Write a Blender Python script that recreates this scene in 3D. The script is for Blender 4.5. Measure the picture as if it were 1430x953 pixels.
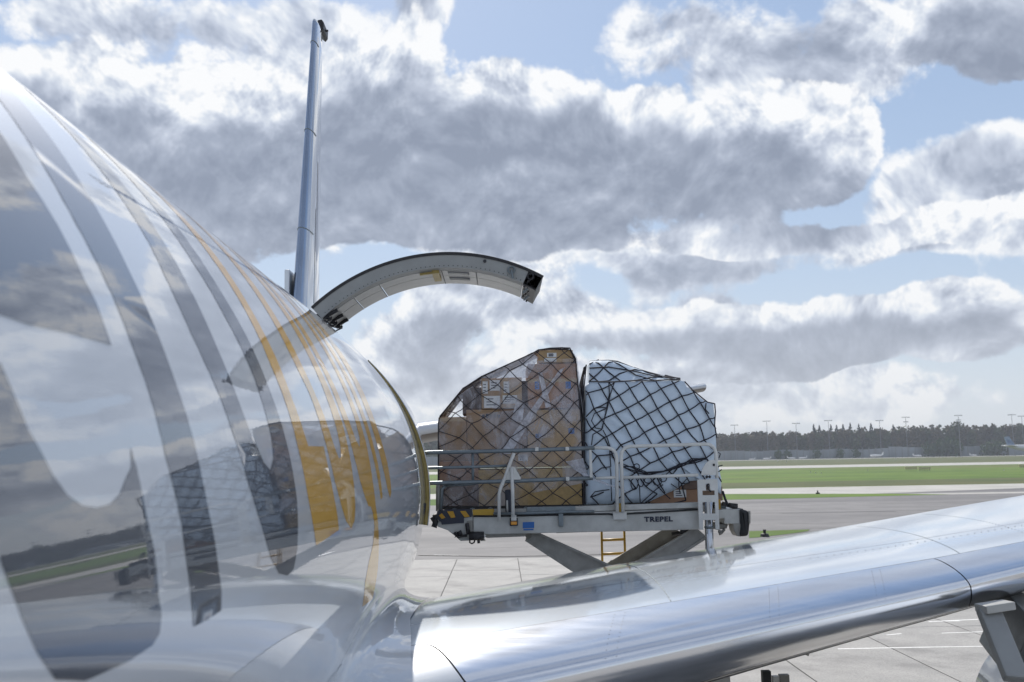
import bpy, bmesh, math, random
from mathutils import Vector, Matrix
import numpy as np
for o in list(bpy.data.objects): bpy.data.objects.remove(o)
S = bpy.context.scene
COL = S.collection
RND = random.Random(7)
R_ = math.radians
# ------------------------------------------------------------------ camera
CAM_H = 5.0
CAM_B = ((0.9997931, 0.0159746, -0.0125891), (-0.0106405, -0.1166906, -0.9931113), (-0.0173336, 0.9930398, -0.1164965))
cd = bpy.data.cameras.new("camera"); cam = bpy.data.objects.new("camera", cd); COL.objects.link(cam)
cd.sensor_width = 36; cd.lens = 36 * 1400 / 1430; cd.clip_start = .05; cd.clip_end = 20000
m = Matrix(CAM_B).to_4x4(); m.translation = (0, 0, CAM_H); cam.matrix_world = m
S.camera = cam
cd.dof.use_dof = True; cd.dof.focus_distance = 15.6; cd.dof.aperture_fstop = 2.2; cd.dof.aperture_blades = 7
def at(px, py, Y):
    """world point at depth Y seen at a place of the 1430x953 photograph (used to survey real positions)"""
    c = Vector(((px - 715) / 1400, -(py - 476.5) / 1400, -1)); r = Matrix(CAM_B) @ c
    return Vector((0, 0, CAM_H)) + r * (Y / r.y)
def azel(px, py):
    r = Matrix(CAM_B) @ Vector(((px - 715) / 1400, -(py - 476.5) / 1400, -1)); r.normalize()
    return math.atan2(r.x, r.y), math.asin(r.z)
# ------------------------------------------------------------------ view transform, sun, sky
S.view_settings.view_transform = 'Standard'; S.view_settings.look = 'None'
S.view_settings.exposure = 0.25; S.view_settings.gamma = 1.0
S.view_settings.use_curve_mapping = False
SUN_AZ, SUN_EL = R_(-11), R_(42)
sd = bpy.data.lights.new("sun", 'SUN'); sd.energy = 4.2; sd.angle = R_(.53); sd.color = (1, .95, .88)
sun = bpy.data.objects.new("sun", sd); COL.objects.link(sun)
sv = Vector((math.sin(SUN_AZ) * math.cos(SUN_EL), math.cos(SUN_AZ) * math.cos(SUN_EL), math.sin(SUN_EL)))
sun.rotation_euler = sv.to_track_quat('Z', 'Y').to_euler(); sun.location = sv * 60

class NT:
    """small helper to write node trees as expressions"""
    def __init__(s, t): s.t = t
    def new(s, k, **kw):
        n = s.t.nodes.new(k)
        for a, b in kw.items(): setattr(n, a, b)
        return n
    def put(s, sock, v):
        if isinstance(v, bpy.types.NodeSocket): s.t.links.new(v, sock)
        elif v is not None:
            try: sock.default_value = v
            except Exception: sock.default_value = (*v, 1) if len(v) == 3 else v
    def math(s, op, a, b=None, c=None, clamp=False):
        n = s.new('ShaderNodeMath', operation=op, use_clamp=clamp)
        for i, v in enumerate((a, b, c)):
            if v is not None: s.put(n.inputs[i], v)
        return n.outputs[0]
    def vec(s, op, a, b=None, c=None):
        n = s.new('ShaderNodeVectorMath', operation=op)
        for i, v in enumerate((a, b, c)):
            if v is not None: s.put(n.inputs[i], v)
        return n.outputs['Value'] if op in ('DOT_PRODUCT', 'LENGTH', 'DISTANCE') else n.outputs[0]
    def scale(s, a, f):
        n = s.new('ShaderNodeVectorMath', operation='SCALE'); s.put(n.inputs[0], a); s.put(n.inputs['Scale'], f); return n.outputs[0]
    def sep(s, v): n = s.new('ShaderNodeSeparateXYZ'); s.put(n.inputs[0], v); return n.outputs
    def comb(s, x=0, y=0, z=0):
        n = s.new('ShaderNodeCombineXYZ')
        for i, v in enumerate((x, y, z)): s.put(n.inputs[i], v)
        return n.outputs[0]
    def noise(s, v, scale, detail=4, rough=.5, dist=0, lac=2):
        n = s.new('ShaderNodeTexNoise'); s.put(n.inputs['Vector'], v)
        for k, q in (('Scale', scale), ('Detail', detail), ('Roughness', rough), ('Distortion', dist), ('Lacunarity', lac)): s.put(n.inputs[k], q)
        return n.outputs
    def voro(s, v, scale, feature='F1', detail=0, rough=.5, rnd=1):
        n = s.new('ShaderNodeTexVoronoi', feature=feature); s.put(n.inputs['Vector'], v)
        s.put(n.inputs['Scale'], scale); s.put(n.inputs['Randomness'], rnd)
        if 'Detail' in n.inputs: s.put(n.inputs['Detail'], detail); s.put(n.inputs['Roughness'], rough)
        return n.outputs
    def sstep(s, v, a, b, lo=0., hi=1.):
        n = s.new('ShaderNodeMapRange', interpolation_type='SMOOTHSTEP')
        for k, q in (('Value', v), ('From Min', a), ('From Max', b), ('To Min', lo), ('To Max', hi)): s.put(n.inputs[k], q)
        return n.outputs[0]
    def lin(s, v, a, b, lo=0., hi=1.):
        n = s.new('ShaderNodeMapRange')
        for k, q in (('Value', v), ('From Min', a), ('From Max', b), ('To Min', lo), ('To Max', hi)): s.put(n.inputs[k], q)
        return n.outputs[0]
    def mix(s, f, a, b, blend='MIX'):
        n = s.new('ShaderNodeMix', data_type='RGBA', blend_type=blend)
        s.put(n.inputs['Factor'], f); s.put(n.inputs['A'], a); s.put(n.inputs['B'], b)
        return [o for o in n.outputs if o.type == 'RGBA'][0]
def mixsock(n): return n
# -- fix: Mix node exposes several sockets under one name; pick the colour ones
def _mix(s, f, a, b, blend='MIX'):
    n = s.new('ShaderNodeMix', data_type='RGBA', blend_type=blend)
    s.put(n.inputs[0], f)
    for k, v in ((6, a), (7, b)):
        if isinstance(v, (tuple, list)) and len(v) == 3: v = (*v, 1)
        s.put(n.inputs[k], v)
    return n.outputs[2]
NT.mix = _mix

def cloud_group(name, blobs, glob):
    """a cloud deck: where its masses stand in the sky, as a function of azimuth and elevation"""
    g = bpy.data.node_groups.new(name, 'ShaderNodeTree')
    g.interface.new_socket('AzEl', in_out='INPUT', socket_type='NodeSocketVector')
    g.interface.new_socket('Mass', in_out='OUTPUT', socket_type='NodeSocketFloat')
    t = NT(g); gi = t.new('NodeGroupInput'); go = t.new('NodeGroupOutput'); v = gi.outputs[0]
    acc = None
    for (px, py, wx, wy, k) in blobs:
        a, e = azel(px, py)
        n = t.new('ShaderNodeVectorMath', operation='MULTIPLY_ADD')
        sx, sy = 1400 / wx, 1400 / wy
        t.put(n.inputs[0], v); t.put(n.inputs[1], (sx, sy, 0)); t.put(n.inputs[2], (-a * sx, -e * sy, 0))
        gss = t.math('POWER', .3679, t.vec('DOT_PRODUCT', n.outputs[0], n.outputs[0]))
        acc = t.math('MULTIPLY', gss, k) if acc is None else t.math('MULTIPLY_ADD', gss, k, acc)
    acc = t.math('SUBTRACT', 1, t.math('POWER', .25, acc))       # saturating sum
    t.t.links.new(acc, go.inputs[0])
    return g
FRONT = [(520,175,120,70,1.2),(425,225,115,110,1.1),(190,185,230,88,1.2),(60,110,130,60,.7),(575,90,50,60,.8),(60,270,150,90,.8),(310,290,130,60,.9),(640,235,120,72,1.2),
 (690,150,60,45,.8),(780,180,90,66,1.1),(880,195,115,64,1.3),(1050,195,125,60,1.4),(1150,220,80,42,1.3),(850,290,240,24,.55),(600,318,210,40,1.3),(800,328,110,22,1.0),
 (1330,45,80,55,1.4),(1425,10,110,62,1.3),
 (640,430,80,36,1.0),(575,480,90,36,1.0),(850,445,100,36,1.1),(1050,445,105,38,1.4),(1185,452,110,30,1.3),(1385,445,80,36,1.4),(1310,325,115,24,1.3),(1010,318,70,16,1.1),(1145,320,60,16,.9),
 (930,512,190,24,1.1),(1180,502,52,15,1.0),(1235,512,30,10,.8),(660,545,190,38,1.1),(1340,500,50,16,.7)]
BACK = [(985,50,100,62,1.),(1110,90,110,52,1.05),(1200,70,70,70,.9),(1380,235,85,52,1.1),(1290,275,70,40,1.0),(1410,300,90,50,1.1),(940,360,50,30,1.0),(1080,345,140,22,.8),(720,350,210,26,1.0),(1270,352,140,18,.8),
 (700,410,100,28,.9),(800,425,100,32,.9),(560,530,170,66,.9),(200,40,190,50,.9),(440,90,75,66,1.1),(590,20,55,44,.9),(462,180,34,55,1.0),(1200,555,400,44,.62),(1000,420,70,28,.8),(1330,428,80,30,.8),(850,540,300,50,.7)]
W = bpy.data.worlds.new("World"); S.world = W; W.use_nodes = True
wt = W.node_tree; wt.nodes.clear(); t = NT(wt)
D = t.new('ShaderNodeTexCoord').outputs['Generated']
D = t.vec('NORMALIZE', D)
sky = t.new('ShaderNodeTexSky', sky_type='NISHITA', sun_disc=False, sun_elevation=SUN_EL, sun_rotation=SUN_AZ, altitude=60, air_density=1.0, dust_density=.6, ozone_density=1.4)
SKY_K = .08
x, y, z = t.sep(D)
el = t.math('ARCSINE', z); az = t.math('ARCTAN2', x, y)
warp = t.vec('SUBTRACT', t.noise(D, 5.0, 2, .5)[1], (.5, .5, .5))
AE = t.vec('ADD', t.comb(az, el, 0), t.scale(warp, .09))
lowf = t.sstep(el, .05, .24)                                # clouds look smaller towards the horizon
SH = t.vec('MULTIPLY', t.comb(math.sin(SUN_AZ) * .4, 1, 0), t.comb(t.lin(lowf, 0, 1, .014, .045), t.lin(lowf, 0, 1, .014, .045), 0))
out = t.math('MAXIMUM', t.sstep(t.math('ABSOLUTE', az), .50, .66), t.sstep(el, .42, .58))   # beyond the placed masses the same kind of broken cloud goes on
Q = t.vec('ADD', D, (3.1, 2.2, -1.3))
big = t.math('MULTIPLY_ADD', t.sstep(y, .15, -.55), -.09, t.noise(t.vec('MULTIPLY', Q, (1, 1, 1.6)), 2.6, 1, .5)[0])   # the sky clears towards the side away from the sun
DS = D
nfine = t.noise(t.vec('ADD', DS, (3.1, 2.2, -1.3)), 8.5, 8, .58)[0]
nsm = t.noise(t.vec('ADD', DS, (1.1, 5.2, 2.3)), 9.0, 3, .55)[0]
def billow(off):
    n = t.new('ShaderNodeTexVoronoi', feature='F1', normalize=True)
    v = t.vec('ADD', t.vec('ADD', DS, t.scale(warp, .10)), off)
    for k_, q_ in (('Vector', v), ('Scale', 17.), ('Detail', 3.), ('Roughness', .55), ('Lacunarity', 2.3), ('Randomness', 1.)): t.put(n.inputs[k_], q_)
    return n.outputs[0]
puff = billow((0, 0, 0)); puff2 = billow((math.sin(SUN_AZ) * .006, 0, .016))
PF0 = .22
def deck(g, lo, hi, amp, bamp, sgn, glob, tlo, thi, dark, relief, shifted):
    def mass(v):
        n = t.new('ShaderNodeGroup'); n.node_tree = g; t.put(n.inputs[0], v)
        return t.math('ADD', t.math('MULTIPLY', n.outputs[0], t.math('SUBTRACT', 1, out)), t.math('MULTIPLY', t.sstep(big, *glob), out))
    ma = mass(AE); mb = mass(t.vec('ADD', AE, SH)) if shifted else ma
    nf = t.math('MULTIPLY', t.math('SUBTRACT', nfine, .5), amp * sgn)
    pf = t.math('SUBTRACT', PF0, puff)
    dn = t.math('ADD', t.math('ADD', ma, nf), t.math('MULTIPLY', pf, bamp))
    body = t.math('MULTIPLY_ADD', t.math('SUBTRACT', nsm, .5), amp * sgn * .85, t.math('ADD', t.math('MULTIPLY', mb, .75), t.math('MULTIPLY', dn, .25)))
    rel = t.math('MULTIPLY', t.math('SUBTRACT', puff2, puff), 2.6)
    rel = t.math('MULTIPLY_ADD', t.math('SUBTRACT', nfine, .5), -.25, rel)
    rel = t.math('MULTIPLY', rel, t.math('MULTIPLY_ADD', t.sstep(body, tlo, thi), -.5, 1.0))   # relief fades inside the shaded mass
    alpha = t.sstep(dn, lo, hi)
    lum = t.math('ADD', t.math('MULTIPLY_ADD', t.sstep(body, tlo, thi), -dark, .93), t.math('MULTIPLY', rel, relief))
    r = t.new('ShaderNodeValToRGB'); t.put(r.inputs[0], lum)
    e = r.color_ramp.elements
    e[0].position = 0; e[0].color = (.24, .28, .365, 1); e[1].position = 1; e[1].color = (.82, .83, .845, 1)
    for p, c in ((.30, (.325, .37, .465)), (.6, (.485, .535, .635)), (.80, (.64, .685, .755))):
        k = e.new(p); k.color = (*c, 1)
    return alpha, r.outputs[0]
gF = cloud_group('front_clouds', FRONT, None); gB = cloud_group('back_clouds', BACK, None)
aB, cB = deck(gB, .36, .58, 1.9, .60, -1, (.49, .38), .36, 1.0, .56, 1.3, False)
aF, cF = deck(gF, .36, .49, 1.55, .60, 1, (.50, .61), .28, .88, .76, 1.25, True)
base = t.vec('MULTIPLY', sky.outputs[0], (SKY_K, SKY_K, SKY_K))
base = t.mix(t.sstep(y, -.3, .7, .22, .5), base, (.33, .47, .72))                 # thin high veil whitens the blue
base = t.mix(t.math('MULTIPLY', t.math('POWER', 2.718, t.math('MULTIPLY', t.math('MAXIMUM', el, 0), -4.5)), .75), base, (.55, .62, .70))   # paler towards the horizon
c = t.mix(t.math('MULTIPLY', aB, .97), base, cB)
c = t.mix(aF, c, cF)
hz = t.math('POWER', 2.718, t.math('MULTIPLY', t.math('MAXIMUM', el, 0), -13.))
c = t.mix(t.math('MULTIPLY', hz, .85), c, (.66, .68, .70))
bg = t.new('ShaderNodeBackground'); t.put(bg.inputs[0], t.scale(c, 1 / SKY_K)); bg.inputs[1].default_value = SKY_K
t.t.links.new(bg.outputs[0], t.new('ShaderNodeOutputWorld').inputs[0])
W.cycles.sampling_method = 'MANUAL'; W.cycles.sample_map_resolution = 512
HAZE = .00024
# ------------------------------------------------------------------ helpers: objects
def tag(o, label=None, cat=None, group=None, kind=None):
    if label: o['label'] = label
    if cat: o['category'] = cat
    if group: o['group'] = group
    if kind: o['kind'] = kind
    return o
def thing(name, label, cat, loc=(0, 0, 0), group=None):
    o = bpy.data.objects.new(name, None); COL.objects.link(o); o.location = loc; o.empty_display_size = .2
    return tag(o, label, cat, group)
def link_mesh(name, me, mat, parent=None):
    o = bpy.data.objects.new(name, me); COL.objects.link(o)
    if mat is not None and not me.materials: me.materials.append(mat)
    if parent is not None:
        o.parent = parent
        o.location = -_world(parent)
    return o
def _world(p):
    v = Vector(p.location)
    while p.parent is not None:
        p = p.parent; v = v + Vector(p.location)
    return v
class MB:
    """collects verts and faces in world coordinates; build() links them as ONE mesh object"""
    def __init__(s): s.v = []; s.f = []; s.uv = None
    def add(s, vs, fs):
        k = len(s.v); s.v += [tuple(v) for v in vs]; s.f += [tuple(i + k for i in f) for f in fs]; return s
    def box(s, a, b):
        (x0, y0, z0), (x1, y1, z1) = a, b
        return s.add([(x0,y0,z0),(x1,y0,z0),(x1,y1,z0),(x0,y1,z0),(x0,y0,z1),(x1,y0,z1),(x1,y1,z1),(x0,y1,z1)],
                     [(0,3,2,1),(4,5,6,7),(0,1,5,4),(1,2,6,5),(2,3,7,6),(3,0,4,7)])
    def beam(s, p, q, w, h, up=(0, 0, 1)):
        """box bar from p to q, w across, h along up"""
        p, q = Vector(p), Vector(q); d = (q - p).normalized(); u = Vector(up); u = (u - d * u.dot(d)).normalized(); r = d.cross(u)
        vs = []
        for c in (p, q):
            for i, j in ((-1, -1), (1, -1), (1, 1), (-1, 1)): vs.append(c + r * (i * w / 2) + u * (j * h / 2))
        return s.add(vs, [(0,1,2,3),(7,6,5,4),(0,4,5,1),(1,5,6,2),(2,6,7,3),(3,7,4,0)])
    def tube(s, pts, r, n=8, closed=False, caps=True):
        pts = [Vector(p) for p in pts]
        if len(pts) < 2: return s
        vs = []; m_ = len(pts); prev = None
        for i, p in enumerate(pts):
            if closed: d = (pts[(i + 1) % m_] - pts[i - 1])
            else: d = (pts[min(i + 1, m_ - 1)] - pts[max(i - 1, 0)])
            d.normalize()
            if prev is None:
                u = Vector((0, 0, 1)) if abs(d.z) < .9 else Vector((1, 0, 0))
            else: u = prev
            u = u - d * u.dot(d)
            if u.length < 1e-5: u = d.orthogonal()
            u.normalize(); prev = u; w = d.cross(u)
            rr = r[i] if isinstance(r, (list, tuple)) else r
            for k in range(n):
                a = 2 * math.pi * k / n; vs.append(p + u * (rr * math.cos(a)) + w * (rr * math.sin(a)))
        fs = []
        for i in range(m_ if closed else m_ - 1):
            a, b = i * n, ((i + 1) % m_) * n
            for k in range(n): fs.append((a + k, a + (k + 1) % n, b + (k + 1) % n, b + k))
        if caps and not closed: fs.append(tuple(range(n - 1, -1, -1))); fs.append(tuple(range((m_ - 1) * n, m_ * n)))
        return s.add(vs, fs)
    def prism(s, poly, y0, y1):
        """polygon given as (x,z), extruded along y"""
        n = len(poly); vs = [(x, y0, z) for x, z in poly] + [(x, y1, z) for x, z in poly]
        fs = [tuple(range(n)), tuple(range(2 * n - 1, n - 1, -1))] + [(i + n, (i + 1) % n + n, (i + 1) % n, i) for i in range(n)]
        return s.add(vs, fs)
    def grid(s, rows, close_v=False):
        k = len(s.v); n = len(rows[0])
        for r in rows: s.v += [tuple(p) for p in r]
        for i in range(len(rows) - 1):
            for j in range(n if close_v else n - 1):
                s.f.append((k + i * n + j, k + i * n + (j + 1) % n, k + (i + 1) * n + (j + 1) % n, k + (i + 1) * n + j))
        return s
    def mesh(s, name, bevel=0, segs=2, smooth=False, fixn=True):
        me = bpy.data.meshes.new(name); me.from_pydata(s.v, [], s.f)
        if bevel or fixn:
            bm = bmesh.new(); bm.from_mesh(me)
            if fixn: bmesh.ops.recalc_face_normals(bm, faces=bm.faces)
            if bevel: bmesh.ops.bevel(bm, geom=[e for e in bm.edges if len(e.link_faces) == 2 and e.calc_face_angle(0) > .5], offset=bevel, segments=segs, affect='EDGES', profile=.6)
            bm.to_mesh(me); bm.free()
        if smooth: me.shade_smooth()
        return me
    def build(s, name, mat, parent=None, bevel=0, segs=2, smooth=False, fixn=True):
        return link_mesh(name, s.mesh(name, bevel, segs, smooth, fixn), mat, parent)
def copy_tree(o, parent=None):
    c = o.copy(); COL.objects.link(c)
    if parent is not None: c.parent = parent
    for ch in list(o.children): copy_tree(ch, c)
    return c
def ground_at(px, py):
    r = at(px, py, 1.0) - Vector((0, 0, CAM_H)); k = -CAM_H / r.z
    return r.x * k, r.y * k
# ------------------------------------------------------------------ helpers: materials
def material(name, col, rough=.5, metal=0., coat=0., coat_rough=.03, var=0., vscale=3., vcol=None, bump=0., bscale=20., spec=.5, stretch=(1, 1, 1), rvar=0.):
    mt = bpy.data.materials.new(name); mt.use_nodes = True; t = NT(mt.node_tree)
    b = mt.node_tree.nodes['Principled BSDF']; P = b.inputs
    P['Base Color'].default_value = (*col, 1); P['Roughness'].default_value = rough; P['Metallic'].default_value = metal
    P['Coat Weight'].default_value = coat; P['Coat Roughness'].default_value = coat_rough; P['Specular IOR Level'].default_value = spec
    co = t.new('ShaderNodeTexCoord').outputs['Object']
    if stretch != (1, 1, 1): co = t.vec('MULTIPLY', co, stretch)
    if var or rvar:
        n = t.noise(co, vscale, 6, .6)[0]
        if var:
            f = t.sstep(n, .5 - .28, .5 + .28)
            vc = vcol if vcol else tuple(c * (1 - var) for c in col)
            t.put(P['Base Color'], t.mix(f, vc, col))
        if rvar: t.put(P['Roughness'], t.lin(n, .25, .75, max(rough - rvar, .02), rough + rvar))
    if bump:
        bn = t.new('ShaderNodeBump'); t.put(bn.inputs['Height'], t.noise(co, bscale, 4, .55)[0]); bn.inputs['Strength'].default_value = bump; bn.inputs['Distance'].default_value = .02
        t.put(P['Normal'], bn.outputs[0])
        if coat: t.put(P['Coat Normal'], bn.outputs[0])
    mt['t'] = 1
    return mt
M = {}
def wavy(mt, scale, strength, dist, stretch=(1, 1, 1), fine=None):
    """slight oil-canning of sheet metal, with an optional finer ripple (scale, stretch, share)"""
    t = NT(mt.node_tree); b = mt.node_tree.nodes['Principled BSDF']
    co = t.new('ShaderNodeTexCoord').outputs['Object']
    h = t.noise(t.vec('MULTIPLY', co, stretch), scale, 1, .4)[0]
    if fine: h = t.math('MULTIPLY_ADD', t.noise(t.vec('MULTIPLY', co, fine[1]), fine[0], 2, .5)[0], fine[2], h)
    bn = t.new('ShaderNodeBump'); t.put(bn.inputs['Height'], h); bn.inputs['Strength'].default_value = strength; bn.inputs['Distance'].default_value = dist
    t.put(b.inputs['Normal'], bn.outputs[0]); t.put(b.inputs['Coat Normal'], bn.outputs[0])
    return mt
skin_bump = dict(scale=1.1, strength=1., dist=.0020, stretch=(1, .6, 1), fine=(1., (.5, 16, .5), .10))
M['skin'] = wavy(material('white_gloss_paint', (.66, .70, .75), .35, 0, 1, .012, var=.05, vscale=.6), **skin_bump)
M['letter'] = wavy(material('charcoal_gloss_paint', (.030, .046, .078), .4, 0, 1, .012), **skin_bump)
M['yellow'] = wavy(material('golden_gloss_paint', (.86, .46, .012), .4, 0, 1, .012), **skin_bump)
M['wing'] = wavy(material('pale_grey_wing_paint', (.66, .72, .78), .24, .3, 1, .085, var=.05, vscale=.8, stretch=(.4, 2, 2)), .9, 1., .003, (.35, 1, 1))
M['bare'] = wavy(material('polished_aluminium', (.84, .86, .90), .19, 1, 0, var=.05, vscale=2.2, stretch=(.4, 3, 3), rvar=.04), 1.2, 1., .0007, (.4, 1.2, 1.2))
M['cloudtint'] = wavy(material('metal_cloud_reflection', (.34, .40, .50), .16, 1, 0, var=.15, vscale=1.5), 1., 1., .001, (1, 1, .2))  # dark blue of a reflected cloud put into the metal's base colour
M['fin'] = wavy(material('fin_gloss_white', (.60, .62, .65), .2, 0, 1, .02), .7, 1., .004, (1, 1, .25))
for _k in ('skin', 'letter', 'yellow'): M[_k].node_tree.nodes['Principled BSDF'].inputs['Coat IOR'].default_value = {'skin': 1.9, 'letter': 2.3, 'yellow': 1.8}[_k]
M['seam'] = material('dark_seam', (.03, .03, .035), .6)
M['belly'] = material('grey_underside_paint', (.24, .25, .25), .3, .2, .4, .15, var=.5, vscale=1.2, vcol=(.10, .10, .10), stretch=(.5, 2, 2))
M['tailbelly'] = material('ground_reflection_brown', (.13, .105, .085), .4, .1, .3, .2, var=.25, vscale=2)  # brown of the reflected ground put into the underside's colour
M['doorskin'] = material('door_frame_grey', (.31, .315, .305), .5, .1, var=.15, vscale=3)
M['liner'] = material('door_liner_grey', (.42, .42, .40), .42, .0, .2, .2, var=.14, vscale=4)
M['linerdark'] = material('vent_grey', (.20, .20, .21), .6)
M['mech'] = material('greasy_dark_steel', (.045, .043, .045), .45, .5, var=.4, vscale=14)
M['brass'] = material('olive_primer', (.40, .30, .09), .45, .15, var=.35, vscale=9)
M['steel'] = material('galvanised_steel', (.22, .255, .275), .45, .6, var=.25, vscale=12)
M['loader'] = material('loader_offwhite', (.62, .615, .58), .45, 0, .15, .2, var=.16, vscale=2.4, vcol=(.38, .375, .345))
M['railwhite'] = material('rail_white', (.70, .69, .65), .45, 0, .1, .2, var=.18, vscale=6)
M['loadergrey'] = material('scissor_grey', (.34, .33, .30), .55, .1, var=.4, vscale=5, vcol=(.22, .205, .18))
M['scissorlight'] = material('scissor_pale', (.48, .48, .455), .55, .1, var=.3, vscale=7, vcol=(.33, .32, .30))
M['rubber'] = material('black_rubber', (.018, .018, .02), .6, var=.3, vscale=10)
M['navy'] = material('dark_navy_plate', (.022, .027, .045), .5)
M['amber'] = material('amber_lens', (.75, .30, .02), .2, 0, .6)
M['blue'] = material('blue_sticker', (.02, .13, .42), .4)
M['ladder'] = material('safety_yellow', (.55, .33, .03), .5, var=.2, vscale=8)
M['hazard'] = material('hazard_yellow', (.60, .32, .02), .5, var=.3, vscale=12)
M['chrome'] = material('hydraulic_chrome', (.62, .63, .65), .22, 1)
M['text'] = material('navy_lettering', (.012, .016, .04), .5)
def carton(name, c, s): return material(name, c, .85, var=.22, vscale=s, vcol=tuple(q * .72 for q in c), bump=.15, bscale=60)
M['c1'] = carton('kraft_carton', (.42, .275, .16), 4); M['c2'] = carton('tan_carton', (.52, .355, .19), 5)
M['c3'] = carton('ochre_carton', (.52, .36, .165), 14); M['c4'] = carton('dusty_carton', (.33, .225, .16), 6)
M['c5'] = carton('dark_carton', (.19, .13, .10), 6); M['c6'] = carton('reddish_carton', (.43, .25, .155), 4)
M['paper'] = material('label_paper', (.74, .74, .73), .6)
M['tape'] = material('packing_tape', (.42, .30, .17), .25, 0, .6)
M['net'] = material('black_net_cord', (.020, .020, .030), .8)
M['netbrown'] = material('brown_black_net_cord', (.045, .038, .042), .8)
M['wrapwhite'] = material('white_wrap_sheet', (.62, .72, .82), .42, 0, .35, .25, var=.07, vscale=2.5, bump=.55, bscale=3.2, stretch=(1, 1, .55))
wavy(M['wrapwhite'], 1.6, .9, .035, (1, 1, .6), fine=(3.2, (1.6, 1.6, .45), .45))
M['pallet'] = material('pallet_aluminium', (.55, .55, .56), .4, .9)
def film(name, lo, hi, scale, stretch):
    mt = bpy.data.materials.new(name); mt.use_nodes = True; t = NT(mt.node_tree); t.t.nodes.clear()
    co = t.vec('MULTIPLY', t.new('ShaderNodeTexCoord').outputs['Object'], stretch)
    n = t.noise(co, scale, 6, .62, .6)[0]
    b = t.new('ShaderNodeBsdfPrincipled'); b.inputs['Base Color'].default_value = (.72, .72, .78, 1); b.inputs['Roughness'].default_value = .25
    bn = t.new('ShaderNodeBump'); t.put(bn.inputs['Height'], n); bn.inputs['Strength'].default_value = .9; bn.inputs['Distance'].default_value = .05; t.put(b.inputs['Normal'], bn.outputs[0])
    tr = t.new('ShaderNodeBsdfTransparent'); mx = t.new('ShaderNodeMixShader')
    t.put(mx.inputs[0], t.sstep(n, .36, .70, lo, hi)); t.t.links.new(tr.outputs[0], mx.inputs[1]); t.t.links.new(b.outputs[0], mx.inputs[2])
    t.t.links.new(mx.outputs[0], t.new('ShaderNodeOutputMaterial').inputs[0])
    return mt
M['film'] = film('stretch_film', .05, .46, 3.0, (1, 1, .6)); M['filmstreak'] = film('bunched_film', .35, .85, 7, (1, 1, 1))
def ground_mat(name, c1, c2, s1, rough=.85, c3=None, s3=.03, speck=0, bump=.25, bs=14, streak=None):
    mt = bpy.data.materials.new(name); mt.use_nodes = True; t = NT(mt.node_tree); b = mt.node_tree.nodes['Principled BSDF']
    co = t.new('ShaderNodeTexCoord').outputs['Object']
    col = t.mix(t.sstep(t.noise(co, s1, 7, .65)[0], .32, .68), c1, c2)
    if c3: col = t.mix(t.sstep(t.noise(t.vec('MULTIPLY', co, streak or (1, 1, 1)), s3, 5, .6)[0], .46, .66), col, c3)
    if speck: col = t.mix(t.math('MULTIPLY', t.sstep(t.noise(co, 26, 3, .7)[0], .40, .66), speck), col, tuple(q * .45 for q in c1))
    t.put(b.inputs['Base Color'], col); b.inputs['Roughness'].default_value = rough; b.inputs['Specular IOR Level'].default_value = .3
    bn = t.new('ShaderNodeBump'); t.put(bn.inputs['Height'], t.noise(co, bs, 5, .65)[0]); bn.inputs['Strength'].default_value = bump; bn.inputs['Distance'].default_value = .03
    t.put(b.inputs['Normal'], bn.outputs[0])
    return mt
M['grass'] = ground_mat('mown_grass', (.062, .125, .012), (.125, .205, .02), .045, .95, (.125, .14, .035), .018, .35, .6, 6, (.25, 1, 1))
M['grassdry'] = ground_mat('dry_grass', (.06, .085, .022), (.115, .115, .042), .05, .95, (.06, .09, .022), .02, .3, .6, 4, (.2, 1, 1))
M['concrete'] = ground_mat('apron_concrete', (.33, .325, .315), (.40, .39, .375), .5, .8, (.235, .23, .225), .35, .4)
M['concretepale'] = ground_mat('pale_concrete', (.36, .35, .33), (.46, .45, .425), .12, .85, None)
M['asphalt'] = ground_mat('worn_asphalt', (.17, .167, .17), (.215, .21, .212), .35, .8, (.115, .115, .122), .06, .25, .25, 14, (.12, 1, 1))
M['joint'] = ground_mat('joint_filler', (.05, .05, .05), (.08, .08, .075), 2)
M['paint'] = ground_mat('road_paint', (.72, .72, .70), (.80, .80, .78), 3, .7)
M['crack'] = ground_mat('bitumen_seal', (.055, .055, .06), (.08, .08, .085), 3, .6)
M['barrier'] = material('noise_barrier_grey', (.30, .33, .36), .8, var=.35, vscale=.10, stretch=(1, 1, .2))
M['plaster'] = material('pale_plaster', (.6, .6, .6), .8)
def leaf(name, c, c2):
    mt = material(name, c, .9, var=.5, vscale=.09, vcol=c2, spec=.2)
    return mt
M['leaf1'] = leaf('autumn_leaf_green', (.105, .135, .05), (.08, .08, .05)); M['leaf2'] = leaf('autumn_leaf_brown', (.17, .13, .075), (.10, .09, .06))
M['leaf3'] = leaf('spruce_needles', (.028, .042, .03), (.02, .03, .024)); M['leaf4'] = leaf('bush_green', (.06, .10, .03), (.035, .06, .02))
M['bark'] = material('bark', (.10, .08, .06), .9, var=.3, vscale=2)
M['mast'] = material('mast_steel', (.22, .23, .24), .6, .3)
M['planewhite'] = material('plane_white', (.78, .78, .78), .3, 0, .5); M['planeblue'] = material('plane_blue', (.03, .09, .22), .35, 0, .5, var=.6, vscale=.35, vcol=(.35, .45, .55))
M['signyellow'] = material('sign_pale_yellow', (.62, .56, .32), .5)
M['tyremark'] = ground_mat('rubber_deposit', (.115, .113, .115), (.15, .147, .149), 1.2, .7)
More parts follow.
